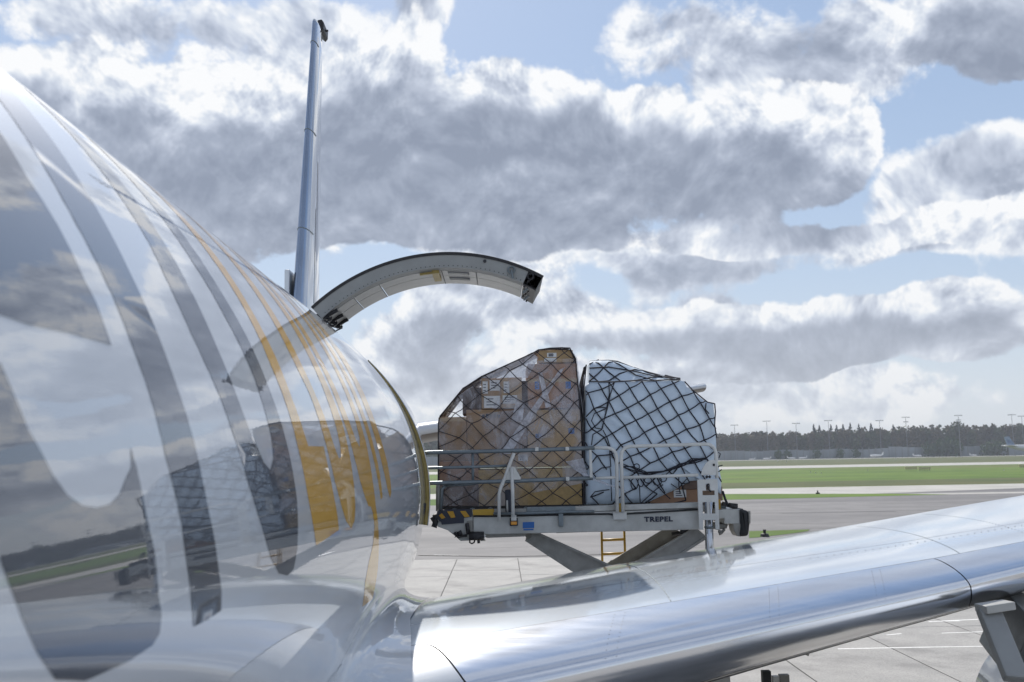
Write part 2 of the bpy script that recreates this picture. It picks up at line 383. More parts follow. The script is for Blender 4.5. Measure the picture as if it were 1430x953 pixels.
# ================================================================== AIRCRAFT
AX, AZ, FR = -3.85, 4.5, 2.8
def sm(a, b, x):
    q = min(max((x - a) / (b - a), 0), 1); return q * q * (3 - 2 * q)
def fus(y):
    """radius and axis height of the body at station y (nose towards -y)"""
    T = [(-14, .3), (-13, 1.2), (-11, 2.1), (-9, 2.55), (-6.5, 2.78), (-5, 2.8), (11.5, 2.8), (13, 2.785), (14.75, 2.735), (16.3, 2.64), (18, 2.52), (20, 2.37), (22, 2.1), (24, 1.75), (27, 1.1), (30, .35)]
    r = float(np.interp(y, [a for a, _ in T], [b for _, b in T]))
    return r, AZ + max(0, (2.735 - r)) * .95 * (y > 13)
def fpt(y, th, dr=0):
    r, z = fus(y); return (AX + (r + dr) * math.cos(th), y, z + (r + dr) * math.sin(th))
aircraft = thing('freighter_aircraft', 'white glossy freighter aircraft with charcoal and yellow lettering and its cargo door open', 'aircraft', (AX, 8, 0))
Y0D, Y1D, TH0, TH1 = 14.75, 16.25, R_(-7), R_(66)
ys = [-14, -13, -12, -11, -10, -9, -8, -6.5, -5] + list(np.linspace(-3, 11.5, 30)) + list(np.linspace(11.9, Y0D, 9)) + list(np.linspace(14.95, Y1D, 8)) + list(np.linspace(16.6, 30, 24))
ths = sorted(set([R_(a) for a in np.arange(-180, 180, 2.0)] + [TH0, TH1]))
# outer skin with the doorway left open
mb = MB(); n = len(ths); hole = []
for y in ys: mb.v += [fpt(y, th) for th in ths]
for i in range(len(ys) - 1):
    for j in range(n):
        a, b = ths[j], ths[(j + 1) % n]
        if ys[i] >= Y0D - 1e-6 and ys[i + 1] <= Y1D + 1e-6 and TH0 - 1e-6 <= a and b <= TH1 + 1e-6 and b > a: continue
        mb.f.append((i * n + j, i * n + (j + 1) % n, (i + 1) * n + (j + 1) % n, (i + 1) * n + j))
mb.f.append(tuple(range(n))); mb.f.append(tuple(range((len(ys) - 1) * n, len(ys) * n)))
fuselage = mb.build('fuselage', M['skin'], aircraft, smooth=True)
# inside of the doorway: jambs and a lining behind the hole
mb = MB(); tt = list(np.linspace(TH0, TH1, 26)); din = -.16
for y in (Y0D, Y1D): mb.grid([[fpt(y, a, -.002) for a in tt], [fpt(y, a, din) for a in tt]])
for a in (TH0, TH1): mb.grid([[fpt(y, a, -.002) for y in (Y0D, Y1D)], [fpt(y, a, din) for y in (Y0D, Y1D)]])
tc = list(np.linspace(R_(-40), R_(100), 30))
mb.build('door_jamb', M['doorskin'], aircraft, fixn=False)
mb = MB(); mb.grid([[fpt(y, a, -2.2 if False else -.9) for a in tc] for y in (13.6, 17.4)])
mb.build('hold_lining', M['liner'], aircraft, fixn=False, smooth=True)
mb = MB(); mb.box((AX - 1.5, 13.7, 4.10), (fpt(15.5, TH0)[0] - .18, 17.3, 4.18)); mb.build('hold_floor', M['steel'], aircraft)
# olive seal strip proud of the skin along the forward edge of the doorway
mb = MB(); tt = list(np.linspace(R_(-9), R_(46), 50)); rows = []
def prd(a): return .055 * (1 - sm(R_(4), R_(46), a)) + .006
for a in tt:
    rows.append([fpt(Y0D - .015, a, -.03), fpt(Y0D - .015, a, prd(a)), fpt(Y0D + .05, a, prd(a) + .01), fpt(Y0D + .05, a, -.03)])
mb.grid(rows); mb.f += [(0, 1, 2, 3)]; k = len(mb.v); mb.f += [(k - 1, k - 2, k - 3, k - 4)]
mb.build('door_seal', M['brass'], aircraft)
mb = MB(); mb.tube([fpt(Y0D - .02, a, prd(a) * .4) for a in tt], .012, 6); mb.build('seal_bead', M['brass'], aircraft, smooth=True)
mb = MB(); mb.tube([fpt(Y0D - .01, a, prd(a) + .008) for a in tt], .008, 6); mb.build('seal_edge', M['chrome'], aircraft, smooth=True)
# sill fitting under the seal strip
mb = MB(); p = at(592, 712, Y0D); mb.beam(p + Vector((.0, 0, .10)), p + Vector((-.05, 0, -.12)), .09, .07, (0, 1, 0)); mb.beam(p + Vector((-.07, 0, -.12)), p + Vector((-.10, 0, -.32)), .07, .06, (0, 1, 0))
mb.tube([p + Vector((.0, -.06, .10)), p + Vector((-.05, -.08, -.05)), p + Vector((-.06, -.06, -.2))], .025, 6)
mb.build('sill_fitting', M['mech'], aircraft, bevel=.012)
# ---- lettering: flat print lying on the skin, outlines as (station, angle in degrees)
GLYPHS = [
 ('letter', [(2.92,50),(2.92,32),(2.93,29),(2.96,27.7),(2.99,26),(3.01,24),(3.02,22.4),(3.05,20.9),(3.06,18),(2.75,18),(2.51,17.8),(2.37,17.9),(2.2,18.2),(2.05,19.5),(1.95,23),(1.9,30),(1.9,50)]),
 ('letter', [(2.31,15.3),(2.38,12.1),(2.42,11.2),(2.47,9.9),(2.54,8.8),(2.62,8.2),(2.71,8.0),(2.80,8.1),(2.88,8.6),(2.95,9.6),(3.0,10.2),(3.02,11.4),(3.04,10.1),(3.06,8.3),(3.08,6.7),(3.12,4.6),(3.14,2.0),(3.165,.9),(3.15,-.2),(3.09,-.7),(2.9,-.9),(2.6,-.7),(2.43,.1),(2.33,1.8),(2.26,3.6),(2.18,6.1),(2.1,10),(2.06,15.3)]),
 ('letter', [(3.19,50),(3.17,32),(3.17,29),(3.18,27),(3.20,25),(3.23,22),(3.255,18.1),(3.28,16.2),(3.30,13.9),(3.32,10.8),(3.36,8.2),(3.39,6.4),(3.41,4.1),(3.45,1.8),(3.49,-.95),(3.65,-1.0),(3.83,-.85),(3.83,0.6),(3.79,2.4),(3.76,4.4),(3.73,5.8),(3.705,7.2),(3.68,9.3),(3.66,11.7),(3.635,14),(3.61,15.8),(3.59,17.6),(3.565,20.6),(3.55,22.4),(3.53,25),(3.52,32),(3.54,50)]),
 ('letter', [(4.06,50),(4.04,30),(4.01,26.7),(4.01,24.2),(4.03,21.5),(4.08,19.1),(4.12,17.6),(4.17,15.6),(4.21,13.4),(4.27,11.0),(4.33,8.5),(4.41,6.3),(4.51,4.0),(4.64,1.4),(4.80,-.3),(4.99,-.95),(5.14,-.6),(5.23,1.3),(5.265,3.8),(5.29,6.3),(5.275,9.4),(5.26,11.5),(5.24,14.0),(5.19,17.5),(5.16,20.1),(5.12,23.7),(5.08,26.1),(5.03,28.7),(5.0,31.4),(4.98,38),(4.99,50),(4.70,50),(4.71,38),(4.73,31.4),(4.77,28.4),(4.80,25.6),(4.86,22.6),(4.91,19.0),(4.925,16),(4.925,12.9),(4.88,10.7),(4.77,9.6),(4.67,10.3),(4.59,11.9),(4.52,13.3),(4.465,15.4),(4.42,18.1),(4.38,20.6),(4.36,23.2),(4.35,26),(4.34,30),(4.34,50)]),
 ('yellow_letter', [(5.40,50),(5.40,36),(5.43,30),(5.44,25),(5.44,21.5),(5.48,18.7),(5.51,15.4),(5.52,12.5),(5.55,9.5),(5.59,6.3),(5.66,3.6),(5.75,.7),(6.55,1.3),(6.52,3.0),(6.42,6.3),(6.36,9.5),(6.34,12.3),(5.83,12.2),(5.80,13.5),(5.72,18),(5.69,22.4),(5.66,26),(5.64,30),(5.62,50)]),
 ('yellow_letter', [(6.22,50),(6.22,28.8),(6.23,25.3),(6.27,22.5),(6.36,19.5),(6.41,16.0),(6.43,13.5),(6.46,11.2),(6.53,7.7),(6.68,4.5),(6.85,2.1),(7.08,.8),(7.24,1.6),(7.31,3.5),(7.34,6.4),(7.35,9.8),(7.36,12.9),(7.38,16),(7.32,20),(7.25,26),(7.22,50),(6.98,50),(7.0,26),(7.02,20),(7.03,15),(7.01,12.6),(6.95,11.0),(6.85,10.7),(6.76,12.2),(6.70,14.5),(6.65,17),(6.58,20),(6.5,24),(6.47,30),(6.46,50)]),
 ('yellow_letter', [(7.36,50),(7.38,26),(7.44,20),(7.50,15.1),(7.57,10.8),(7.66,7.5),(7.82,5.0),(8.02,3.0),(8.16,2.8),(8.27,1.6),(8.36,-.6),(8.30,-3.6),(8.12,-6.1),(8.05,-9),(8.2,-13.5),(8.9,-14.2),(8.85,-9),(8.70,-3.5),(8.60,-.4),(8.47,2.6),(8.41,6.9),(8.40,10.6),(8.42,13.7),(8.40,18),(8.35,26),(8.32,50),(8.1,50),(8.12,26),(8.14,18),(8.10,14.3),(7.98,12.6),(7.86,13.6),(7.78,16),(7.7,20),(7.62,26),(7.6,50)]),
 ('yellow_letter', [(8.56,50),(8.58,26),(8.62,16),(8.66,12),(8.74,7.5),(8.84,3.4),(8.98,3.7),(8.95,8),(8.90,12),(8.87,16),(8.84,26),(8.82,50)]),
 ('yellow_letter', [(9.06,50),(9.08,26),(9.12,16),(9.17,12.5),(9.26,8.6),(9.40,5.0),(9.56,3.0),(9.70,4.0),(9.72,6.6),(9.68,9.8),(9.60,13),(9.54,16),(9.5,26),(9.48,50)]),
]
def print_on_skin(poly, dr, step=1.5):
    bm = bmesh.new(); vs = [bm.verts.new((y, a, 0)) for y, a in poly]; f = bm.faces.new(vs); f.normal_update()
    bmesh.ops.triangulate(bm, faces=[f], ngon_method='EAR_CLIP')
    a = -16.
    while a < 52:
        bmesh.ops.bisect_plane(bm, geom=list(bm.verts) + list(bm.edges) + list(bm.faces), plane_co=(0, a, 0), plane_no=(0, 1, 0)); a += step
    for v in bm.verts: v.co = fpt(v.co.x, R_(v.co.y), dr)
    out = [f_ for f_ in bm.faces]
    for f_ in out:
        f_.normal_update()
        c = f_.calc_center_median()
        if f_.normal.dot(Vector((c.x - AX, 0, c.z - AZ))) < 0: f_.normal_flip()
    me = bpy.data.meshes.new('letter')
    # smooth normals follow the body exactly
    bm.verts.index_update(); nrm = [(Vector((v.co.x - AX, 0, v.co.z - AZ))).normalized() for v in bm.verts]
    for f_ in bm.faces: f_.smooth = True
    bm.to_mesh(me); bm.free(); me.normals_split_custom_set_from_vertices(nrm)
    return me
for nm, poly in GLYPHS:
    link_mesh(nm, print_on_skin(poly, .0012), M['letter' if nm == 'letter' else 'yellow'], aircraft)
# faint skin laps
mb = MB()
for y in (-2.2, 10.9, 12.9):
    tt = [R_(a) for a in range(-60, 75, 3)]
    mb.grid([[fpt(y, a, .0035) for a in tt], [fpt(y + .006, a, .0035) for a in tt]])
for a0 in (58, -22):
    mb.grid([[fpt(y, R_(a0), .0032) for y in np.arange(-4, 14.7, .7)], [fpt(y, R_(a0 + .12), .0032) for y in np.arange(-4, 14.7, .7)]])
mb.build('skin_lap', M['steel'], aircraft, smooth=True, fixn=False)['kind'] = 'stuff'
# ---- cargo door, hinged at the crown and swung up
hy, hz = fus(14.9); _h, _e = at(436, 431, 14.72), at(758, 388, 14.72); HX, HZ = _h.x, _h.z
DR = (_e - _h).length / (2 * math.sin((TH1 - TH0) / 2)); _c = Vector((math.cos(TH0) - math.cos(TH1), 0, math.sin(TH0) - math.sin(TH1)))
DROT = math.atan2(_e.z - _h.z, _e.x - _h.x) - math.atan2(_c.z, _c.x); DY0, DY1 = 14.72, 16.06
def dpt(y, th, dr):
    x, z = 2.69 + dr, 0
    px, pz = (DR + dr) * math.cos(th) - DR * math.cos(TH1), (DR + dr) * math.sin(th) - DR * math.sin(TH1)
    c, s_ = math.cos(DROT), math.sin(DROT)
    return (HX + px * c - pz * s_, y, HZ + px * s_ + pz * c)
dt = list(np.linspace(TH0, TH1, 40))
mb = MB(); mb.grid([[dpt(y, a, 0.0) for a in dt] for y in (DY0 + .02, DY1)]); mb.grid([[dpt(y, a, -.025) for a in dt] for y in (DY0 + .02, DY1)])
cargo_door = mb.build('cargo_door', M['skin'], aircraft, smooth=True)
T1 = -.205
mb = MB()          # forward frame: web and flange
mb.grid([[dpt(DY0, a, .012) for a in dt], [dpt(DY0, a, T1) for a in dt], [dpt(DY0 + .16, a, T1 - .01) for a in dt], [dpt(DY0 + .16, a, -.02) for a in dt], [dpt(DY0, a, .012) for a in dt]])
mb.build('door_frame', M['doorskin'], cargo_door, fixn=True)
mb = MB(); mb.grid([[dpt(DY0 - .012, a, .03) for a in dt], [dpt(DY0 - .012, a, -.015) for a in dt], [dpt(DY0 + .03, a, -.015) for a in dt], [dpt(DY0 + .03, a, .03) for a in dt], [dpt(DY0 - .012, a, .03) for a in dt]])
mb.build('door_edge_strip', M['mech'], cargo_door)
def dband(a0, a1, y0, y1, d0, d1, nseg=8):
    b = MB(); q = np.linspace(R_(a0), R_(a1), nseg)
    b.grid([[dpt(y0, a, d0) for a in q], [dpt(y0, a, d1) for a in q], [dpt(y1, a, d1) for a in q], [dpt(y1, a, d0) for a in q], [dpt(y0, a, d0) for a in q]])
    k = nseg; b.f += [(0, k, 2 * k, 3 * k), (nseg - 1, 4 * k - 1, 3 * k - 1, 2 * k - 1)]
    return b
# liner panels, separated by joints; angle 66 is at the hinge
for a0, a1 in ((65.6, 54.3), (54.0, 45.0), (44.7, 24.6), (24.3, 13.4), (13.1, -2.0)):
    for y0, y1 in ((DY0 + .19, DY0 + .62), (DY0 + .645, DY1 - .03)):
        dband(a0, a1, y0, y1, T1 + .02, T1 - .012, 10).build('liner_panel', M['liner'], cargo_door)
for y0, y1 in ((DY0 + .26, DY0 + .42), (DY0 + .72, DY0 + .90)):
    dband(22.5, 15.6, y0, y1, T1 - .012, T1 - .024).build('door_vent', M['linerdark'], cargo_door)
    for j in range(4):
        ya = y0 + .02 + j * (y1 - y0 - .03) / 4
        dband(22.2, 15.9, ya, ya + .012, T1 - .024, T1 - .034, 5).build('vent_slat', M['liner'], cargo_door)
dband(27.5, 25.2, DY0 + .12, DY0 + .80, T1 - .01, T1 - .06, 4).build('door_handle', M['brass'], cargo_door)
dband(31.5, 26.5, DY0 + .16, DY0 + .22, T1 - .02, T1 - .05, 5).build('handle_lever', M['brass'], cargo_door)
for a in (45, 24.4, 13.2, 54.2):
    dband(a + .10, a - .10, DY0 + .17, DY1 - .03, T1 - .012, T1 - .016, 3).build('panel_joint', M['seam'], cargo_door)
mb = MB()
for i in range(46):
    a = 64 - i * 1.45
    x, y, z = dpt(DY0 - .002, R_(a), T1 + .028); mb.box((x - .006, y - .006, z - .006), (x + .006, y + .004, z + .006))
mb.build('rivet_row', M['mech'], cargo_door)['kind'] = 'stuff'
x, y, z = dpt(DY0 - .01, R_(11), -.06); mb = MB(); mb.tube([(x, y - .012, z), (x, y + .02, z)], .025, 10); mb.build('drain_hole', M['seam'], cargo_door)
x, y, z = dpt(DY0 - .01, R_(2.5), -.09); mb = MB()
mb.tube([(x + .05 * math.cos(q), y - .02, z + .05 * math.sin(q)) for q in np.linspace(0, 6.28, 14)], .012, 6); mb.tube([(x, y - .02, z), (x + .02, y - .02, z - .13)], .016, 6); mb.build('latch_ring', M['steel'], cargo_door)
# latch gear at the free edge
dband(-2.4, -6.9, DY0 + .0, DY1 - .04, -.01, T1 - .02, 6).build('latch_beam', M['mech'], cargo_door)
rr = random.Random(3)
for i in range(9):
    y = DY0 + .03 + i * .15; mb = MB(); c = Vector(dpt(y, R_(-3.5 - .7 * (i % 3)), T1 + .05 - .02 * (i % 2)))
    mb.tube([c + Vector((0, -.02, 0)), c + Vector((0, .06, 0))], .045 + .015 * (i % 2), 9); mb.tube([c + Vector((.02, -.03, .02)), c + Vector((-.06, 0, -.08))], .014, 6)
    mb.build('latch_hook', M['steel'] if i % 2 else M['mech'], cargo_door, smooth=False)
mb = MB(); c = Vector(dpt(DY0 - .02, R_(-3.6), -.07)); mb.tube([c + Vector((.045 * math.cos(q), 0, .045 * math.sin(q))) for q in np.linspace(0, 6.28, 12)], .014, 6); mb.build('latch_roller', M['rubber'], cargo_door)
for i in range(3):                                   # hinge arms and actuators at the crown
    y = DY0 + .06 + i * .5; mb = MB(); a = Vector(dpt(y, R_(63.5), T1 - .02)); b = Vector(dpt(y, R_(60.5), T1 - .05)); h = Vector((HX + .02, y, HZ - .12))
    mb.tube([h, a, b], .03, 7); mb.tube([a + Vector((.06 * math.cos(q), 0, .06 * math.sin(q))) for q in np.linspace(0, 5.5, 9)], .014, 5)
    mb.beam(h + Vector((.03, 0, .02)), h + Vector((.22, .03, -.02)), .05, .05); mb.tube([h + Vector((.1, 0, 0)), h + Vector((.24, -.02, .05)), h + Vector((.26, -.02, -.04)), h + Vector((.16, 0, -.08))], .012, 5)
    mb.build('hinge_arm', M['mech'], cargo_door)

# ---- wing
WP = dict(y0=7.827, z0=3.006, sw=.444, d0=.099, d1=.115, c=(6.598, 4.234, 2.9), i=(-.081, -4.169, -7.1), t=(.135, .126, .078), l=(.251, .212, .20), cam=0.)
def quad(X, v):
    a, b, c = v                                      # through X = -1.2, 4.6, 10, rounded
    lin = np.interp(X, [-1.2, 4.6, 10.], v); w = .8
    return lin if X > 10 else float(np.interp(X - w, [-1.2, 4.6, 10.], v) + np.interp(X + w, [-1.2, 4.6, 10.], v)) / 2 if -1.2 + w < X < 10 - w else lin
def af(u, up, t_, cam_, p=.4):
    yt = 5 * t_ * (.2969 * math.sqrt(u) - .126 * u - .3516 * u * u + .2843 * u ** 3 - .1036 * u ** 4)
    yc = cam_ / p ** 2 * (2 * p * u - u * u) if u < p else cam_ / (1 - p) ** 2 * (1 - 2 * p + 2 * p * u - u * u)
    return yc + yt if up else yc - yt
def wing(X, u, up, off=0.):
    yl = WP['y0'] + (X + 1.2) * WP['sw']; zl = WP['z0'] + float(np.interp(X, [-3, -1.2, 4.6, 10., 40], [-1.8 * .1, 0, 5.8 * WP['d0'], 5.8 * WP['d0'] + 5.4 * WP['d1'], 5.8 * WP['d0'] + 35.4 * WP['d1']]))
    c = quad(X, WP['c']); i = R_(quad(X, WP['i'])); t_ = quad(X, WP['t'] if up else WP['l'])
    if X > 10: c = 2.9 * (1 - (X - 10) / 16)
    h = af(u, up, t_, WP['cam']) + (off / c if up else -off / c)
    return Vector((X, yl + c * (u * math.cos(i) + h * math.sin(i)), zl + c * (-u * math.sin(i) + h * math.cos(i))))
XS = list(np.linspace(-1.7, 10, 60)) + [12, 14, 16, 18]
def us(a, b, n): return [a + (b - a) * (1 - math.cos(math.pi * i / (n - 1))) / 2 for i in range(n)]
ULE_T, ULE_B = .13, .05
mb = MB(); mb.grid([[wing(X, u, True) for u in np.linspace(ULE_T, 1, 40)] for X in XS]); wing_o = mb.build('wing', M['wing'], aircraft, smooth=True, fixn=False)
mb = MB(); mb.grid([[wing(X, u, False) for u in np.linspace(ULE_B, 1, 30)] for X in XS]); mb.build('wing_underside', M['belly'], wing_o, smooth=True, fixn=False)
def le_strip(x0a, x0b, x1a, x1b, name, n=24, mat='bare'):
    """leading edge skin between two cuts; the cut leans from x?a at the top to x?b at the nose"""
    loop = [(u, True) for u in us(ULE_T, 0, 18)] + [(u, False) for u in us(0, ULE_B, 10)[1:]]
    rows = []
    for k in np.linspace(0, 1, n):
        row = []
        for q, (u, up) in enumerate(loop):
            w_ = q / (len(loop) - 1); xa = x0a + (x0b - x0a) * w_; xb = x1a + (x1b - x1a) * w_
            row.append(wing(xa + (xb - xa) * k, u, up, .004))
        rows.append(row)
    b = MB(); b.grid(rows); return b.build(name, M[mat], wing_o, smooth=True, fixn=False)
le_strip(-1.7, -1.7, -.735, .05, 'leading_edge_root', 6, 'skin'); le_strip(-.72, .065, 4.62, 4.90, 'leading_edge', 50); le_strip(4.635, 4.915, 9.2, 9.5, 'leading_edge', 36); le_strip(9.22, 9.52, 18, 18, 'leading_edge', 16)
# lower slat lip: a thin dark gap and a bright strip
mb = MB(); mb.grid([[wing(X, u, False, .012) for u in (ULE_B, ULE_B + .006, ULE_B + .012)] for X in XS]); mb.build('slat_gap', M['seam'], wing_o, smooth=True, fixn=False)
mb = MB(); mb.grid([[wing(X, u, False, .02) for u in (.20, .215, .23, .24)] for X in XS]); mb.build('slat_track_strip', M['plaster'], wing_o, smooth=True, fixn=False)
mb = MB(); mb.grid([[wing(X, u, True, .004) for u in (ULE_T - .001, ULE_T + .0012)] for X in XS]); mb.build('skin_joint', M['seam'], wing_o, smooth=True, fixn=False)
mb = MB()
for u in (.30,):
    for X in np.arange(3.4, 9.5, .10):
        p = wing(X, u, True, .002); mb.beam(p - Vector((.005, 0, 0)), p + Vector((.005, 0, 0)), .010, .008)
for X in (1.6, 6.1):
    for u in np.arange(.14, .95, .02):
        p = wing(X, u, True, .002); mb.beam(p - Vector((.005, 0, 0)), p + Vector((.005, 0, 0)), .01, .006)
mb.build('fastener_row', M['chrome'], wing_o)['kind'] = 'stuff'
for u in (.34,):
    mb = MB(); mb.grid([[wing(X, u + d_, True, .003) for d_ in (-.0008, .0008)] for X in np.linspace(-.4, 9.8, 50)]); mb.build('panel_joint', M['seam'] if u < .5 else M['steel'], wing_o, smooth=True, fixn=False)
for X in (1.6, 5.0):
    mb = MB(); mb.grid([[wing(X + d_, u, True, .003) for d_ in (-.004, .004)] for u in np.linspace(.135, .9, 26)]); mb.build('panel_joint', M['steel'], wing_o, smooth=True, fixn=False)
for X in (.9, 2.5, 3.7):
    mb = MB()
    for u in np.arange(.006, .125, .011):
        for dx in (-.05, .05):
            p = wing(X + dx + u * 1.5, u, True, .0045); mb.beam(p - Vector((.004, 0, 0)), p + Vector((.004, 0, 0)), .008, .002)
    mb.build('slat_fastener', M['belly'], wing_o)['kind'] = 'stuff'
# wing root fillet: swept from the body to the wing all round the nose and over the top
mb = MB(); rows = []
loop = [(u, False) for u in us(.5, .03, 10)] + [(u, False) for u in us(.03, 0, 6)[1:]] + [(u, True) for u in us(0, .1, 10)[1:]] + [(u, True) for u in np.linspace(.13, .98, 26)]
for q, (u, up) in enumerate(loop):
    W_ = wing(-.72 - .18 * min(u / .3, 1), u, up, .014)
    e = .004; ua, ub = max(u - e, 0), min(u + e, 1)
    a_, b_ = wing(-1.1, ua, up), wing(-1.1, ub, up)
    tn = (b_ - a_); tn.x = 0
    nrm = Vector((0, -tn.z, tn.y)).normalized()
    if not up: nrm = -nrm
    if u < .002: nrm = Vector((0, -1, 0))
    P0 = wing(-1.1, u, up); h = .30
    Fq = P0 + nrm * h
    r, zc = fus(Fq.y); dz = Fq.z - zc; Fx = AX + math.sqrt(max(r * r - dz * dz, .1)) - .004
    Fp = Vector((Fx, Fq.y, Fq.z)); rP = fus(P0.y)[0]; Cx = AX + math.sqrt(max(rP ** 2 - (P0.z - AZ) ** 2, .1))
    Cc = Vector((max(Cx, -1.5) + .05, P0.y + nrm.y * .03, P0.z + nrm.z * .03))
    rows.append([Fp * (1 - k) ** 2 + Cc * (2 * k * (1 - k)) + W_ * k * k for k in np.linspace(0, 1, 14)])
mb.grid(rows); mb.build('wing_root_fairing', M['skin'], aircraft, smooth=True, fixn=False)
# belly fairing under the body
mb = MB(); rows = []
for y in np.linspace(5.2, 13.6, 20):
    g = sm(5.2, 7.5, y) * (1 - sm(11, 13.6, y)); rows.append([(AX + (2.1 + .3 * g) * math.cos(a), y, AZ - 1.0 + (1.75 + .35 * g) * math.sin(a)) for a in np.linspace(math.pi * 1.03, math.pi * 1.97, 24)])
mb.grid(rows); mb.build('belly_fairing', M['skin'], aircraft, smooth=True, fixn=False)
# ---- engine under the wing
EX, EZ, ER = 6.42, 1.98, 1.22
def lathe(profile, cx, cz, n=48):
    return [[(cx + r * math.cos(2 * math.pi * k / n), y, cz + r * math.sin(2 * math.pi * k / n)) for k in range(n)] for y, r in profile]
mb = MB(); mb.grid(lathe([(7.60, 1.02), (7.50, 1.05), (7.44, 1.10), (7.47, 1.15), (7.56, 1.185), (7.72, 1.21)], EX, EZ), True)
nacelle = None
mb2 = MB(); mb2.grid(lathe([(7.73, 1.205), (8.2, 1.26), (9, 1.29), (10.2, 1.24), (11.4, 1.08), (12.2, .9)], EX, EZ), True)
nacelle = mb2.build('engine_nacelle', M['skin'], aircraft, smooth=True, fixn=False)
mb.build('inlet_lip', M['bare'], nacelle, smooth=True, fixn=False)
mb = MB(); mb.grid(lathe([(7.60, 1.02), (8.6, .98), (8.62, .3), (8.3, .02)], EX, EZ), True); mb.build('inlet_duct', M['mech'], nacelle, smooth=True, fixn=False)
mb = MB()
for k in range(22):
    a = 2 * math.pi * k / 22; mb.beam((EX + .25 * math.cos(a), 8.5, EZ + .25 * math.sin(a)), (EX + .97 * math.cos(a + .1), 8.55, EZ + .97 * math.sin(a + .1)), .16, .01, (math.sin(a), .8, -math.cos(a)))
mb.build('fan_blades', M['steel'], nacelle)
# pylon: pale slanted front post and the dark bay behind it
pa, pb = at(1380, 852, 10.35), at(1420, 950, 9.75)
mb = MB(); mb.beam(pa, pb, .23, .10, (0, 1, 0)); pyl = mb.build('engine_pylon', M['doorskin'], aircraft, bevel=.02)
mb = MB(); mb.beam(pa + Vector((.82, 1.1, -.30)), pb + Vector((.80, .9, 0)), .6, .7, (0, 1, 0)); mb.build('pylon_bay', M['belly'], pyl, bevel=.02)
mb = MB(); mb.beam(pa + Vector((-.10, -.05, .02)), pa + Vector((.22, .0, .05)), .2, .08, (0, 0, 1)); mb.build('pylon_bracket', M['liner'], pyl, bevel=.01)
# ---- fin and tailplane
def finsec(z, yl, c, t_):
    out = []
    for u in us(1, 0, 16): out.append((AX + c * af(max(u, 0), True, t_, 0), yl + c * u, z))
    for u in us(0, 1, 16)[1:]: out.append((AX - c * af(max(u, 0), True, t_, 0), yl + c * u, z))
    return out
def finrow(k, a=0., b=1., off=0.):
    z = 6.6 + k * 7.80; yl = 18.5 + 2.0 * k; c = 2.75 - 1.75 * k; t_ = .125 - .01 * k
    return z, yl, c, t_
mb = MB(); KS = np.linspace(0, 1, 24); NL = 31
rows = [finsec(*finrow(k)) for k in KS]; mb.grid(rows); mb.f.append(tuple(range(len(mb.v) - NL, len(mb.v))))
fin = mb.build('vertical_fin', M['fin'], aircraft, smooth=True, fixn=True)
mb = MB(); rows = []
for k in np.linspace(.02, .995, 30):
    z, yl, c, t_ = finrow(k); row = []
    for u in us(.16, 0, 9): row.append((AX + c * (af(u, True, t_, 0)) + .004, yl + c * u - .004, z))
    for u in us(0, .16, 9)[1:]: row.append((AX - c * (af(u, True, t_, 0)) - .004, yl + c * u - .004, z))
    rows.append(row)
mb.grid(rows); mb.build('fin_leading_edge', M['cloudtint'], fin, smooth=True, fixn=False)
mb = MB()
for k in (.38, .66, .93):
    z, yl, c, t_ = finrow(k); mb.tube([(AX + c * af(u, True, t_, 0) + .004, yl + c * u - .004, z) for u in us(.3, 0, 8)] + [(AX - c * af(u, True, t_, 0) - .004, yl + c * u - .004, z) for u in us(0, .3, 8)[1:]], .012, 5)
mb.build('fin_joint', M['steel'], fin)['kind'] = 'stuff'
# rudder letters seen at a glancing angle
for k0, k1, u0, u1 in ((.20, .46, .42, .60), (.34, .60, .50, .62)):
    mb = MB(); rows = []
    for k in np.linspace(k0, k1, 10):
        z, yl, c, t_ = finrow(k); rows.append([(AX + c * af(u, True, t_, 0) + .004, yl + c * u, z) for u in np.linspace(u0, u1, 6)])
    mb.grid(rows); mb.build('fin_letter', M['letter'], fin, smooth=True, fixn=False)
p = at(451.5, 46, 22.4); mb = MB(); mb.prism([(p.x - .07, p.z + .13), (p.x + .03, p.z + .15), (p.x + .08, p.z + .08), (p.x + .075, p.z - .08), (p.x + .02, p.z - .15), (p.x - .06, p.z - .08)], 22.0, 22.6); mb.beam((AX, 22.3, p.z), (p.x, 22.3, p.z), .05, .05); mb.build('fin_tip_fairing', M['mech'], fin, bevel=.02)
p = at(403.5, 398, 19.2); mb = MB(); mb.box((p.x - .05, 19.0, p.z - .9), (p.x + .05, 19.9, p.z + .27)); mb.build('dorsal_strake', M['skin'], fin, bevel=.03)
for sgn in (1, -1):
    mb = MB(); rows = []; YS = 22.3
    for k in np.linspace(0, 1, 20):
        X = (AX + sgn * (1.2 + (5.06 + 3.85 - 1.2) * k)); z = 5.52 + 1.16 * k; yl = YS + 2.2 * k; c = 3.3 - 1.7 * k; t_ = .16 - .035 * k
        row = [(X, yl + c * u, z + c * af(u, True, t_, 0)) for u in us(1, 0, 14)] + [(X, yl + c * u, z - c * af(u, True, t_, 0)) for u in us(0, 1, 14)[1:]]
        rows.append(row)
    mb.grid(rows); mb.f.append(tuple(range(len(mb.v) - 27, len(mb.v)))); sp = mb.build('tailplane', M['fin'], aircraft, smooth=True)
    mb = MB(); rows2 = [[(x, y - .004, z - .006 - .002 * 0) for (x, y, z) in r[14:]] for r in rows]; mb.grid(rows2); mb.build('tailplane_underside', M['tailbelly'], sp, smooth=True, fixn=False)
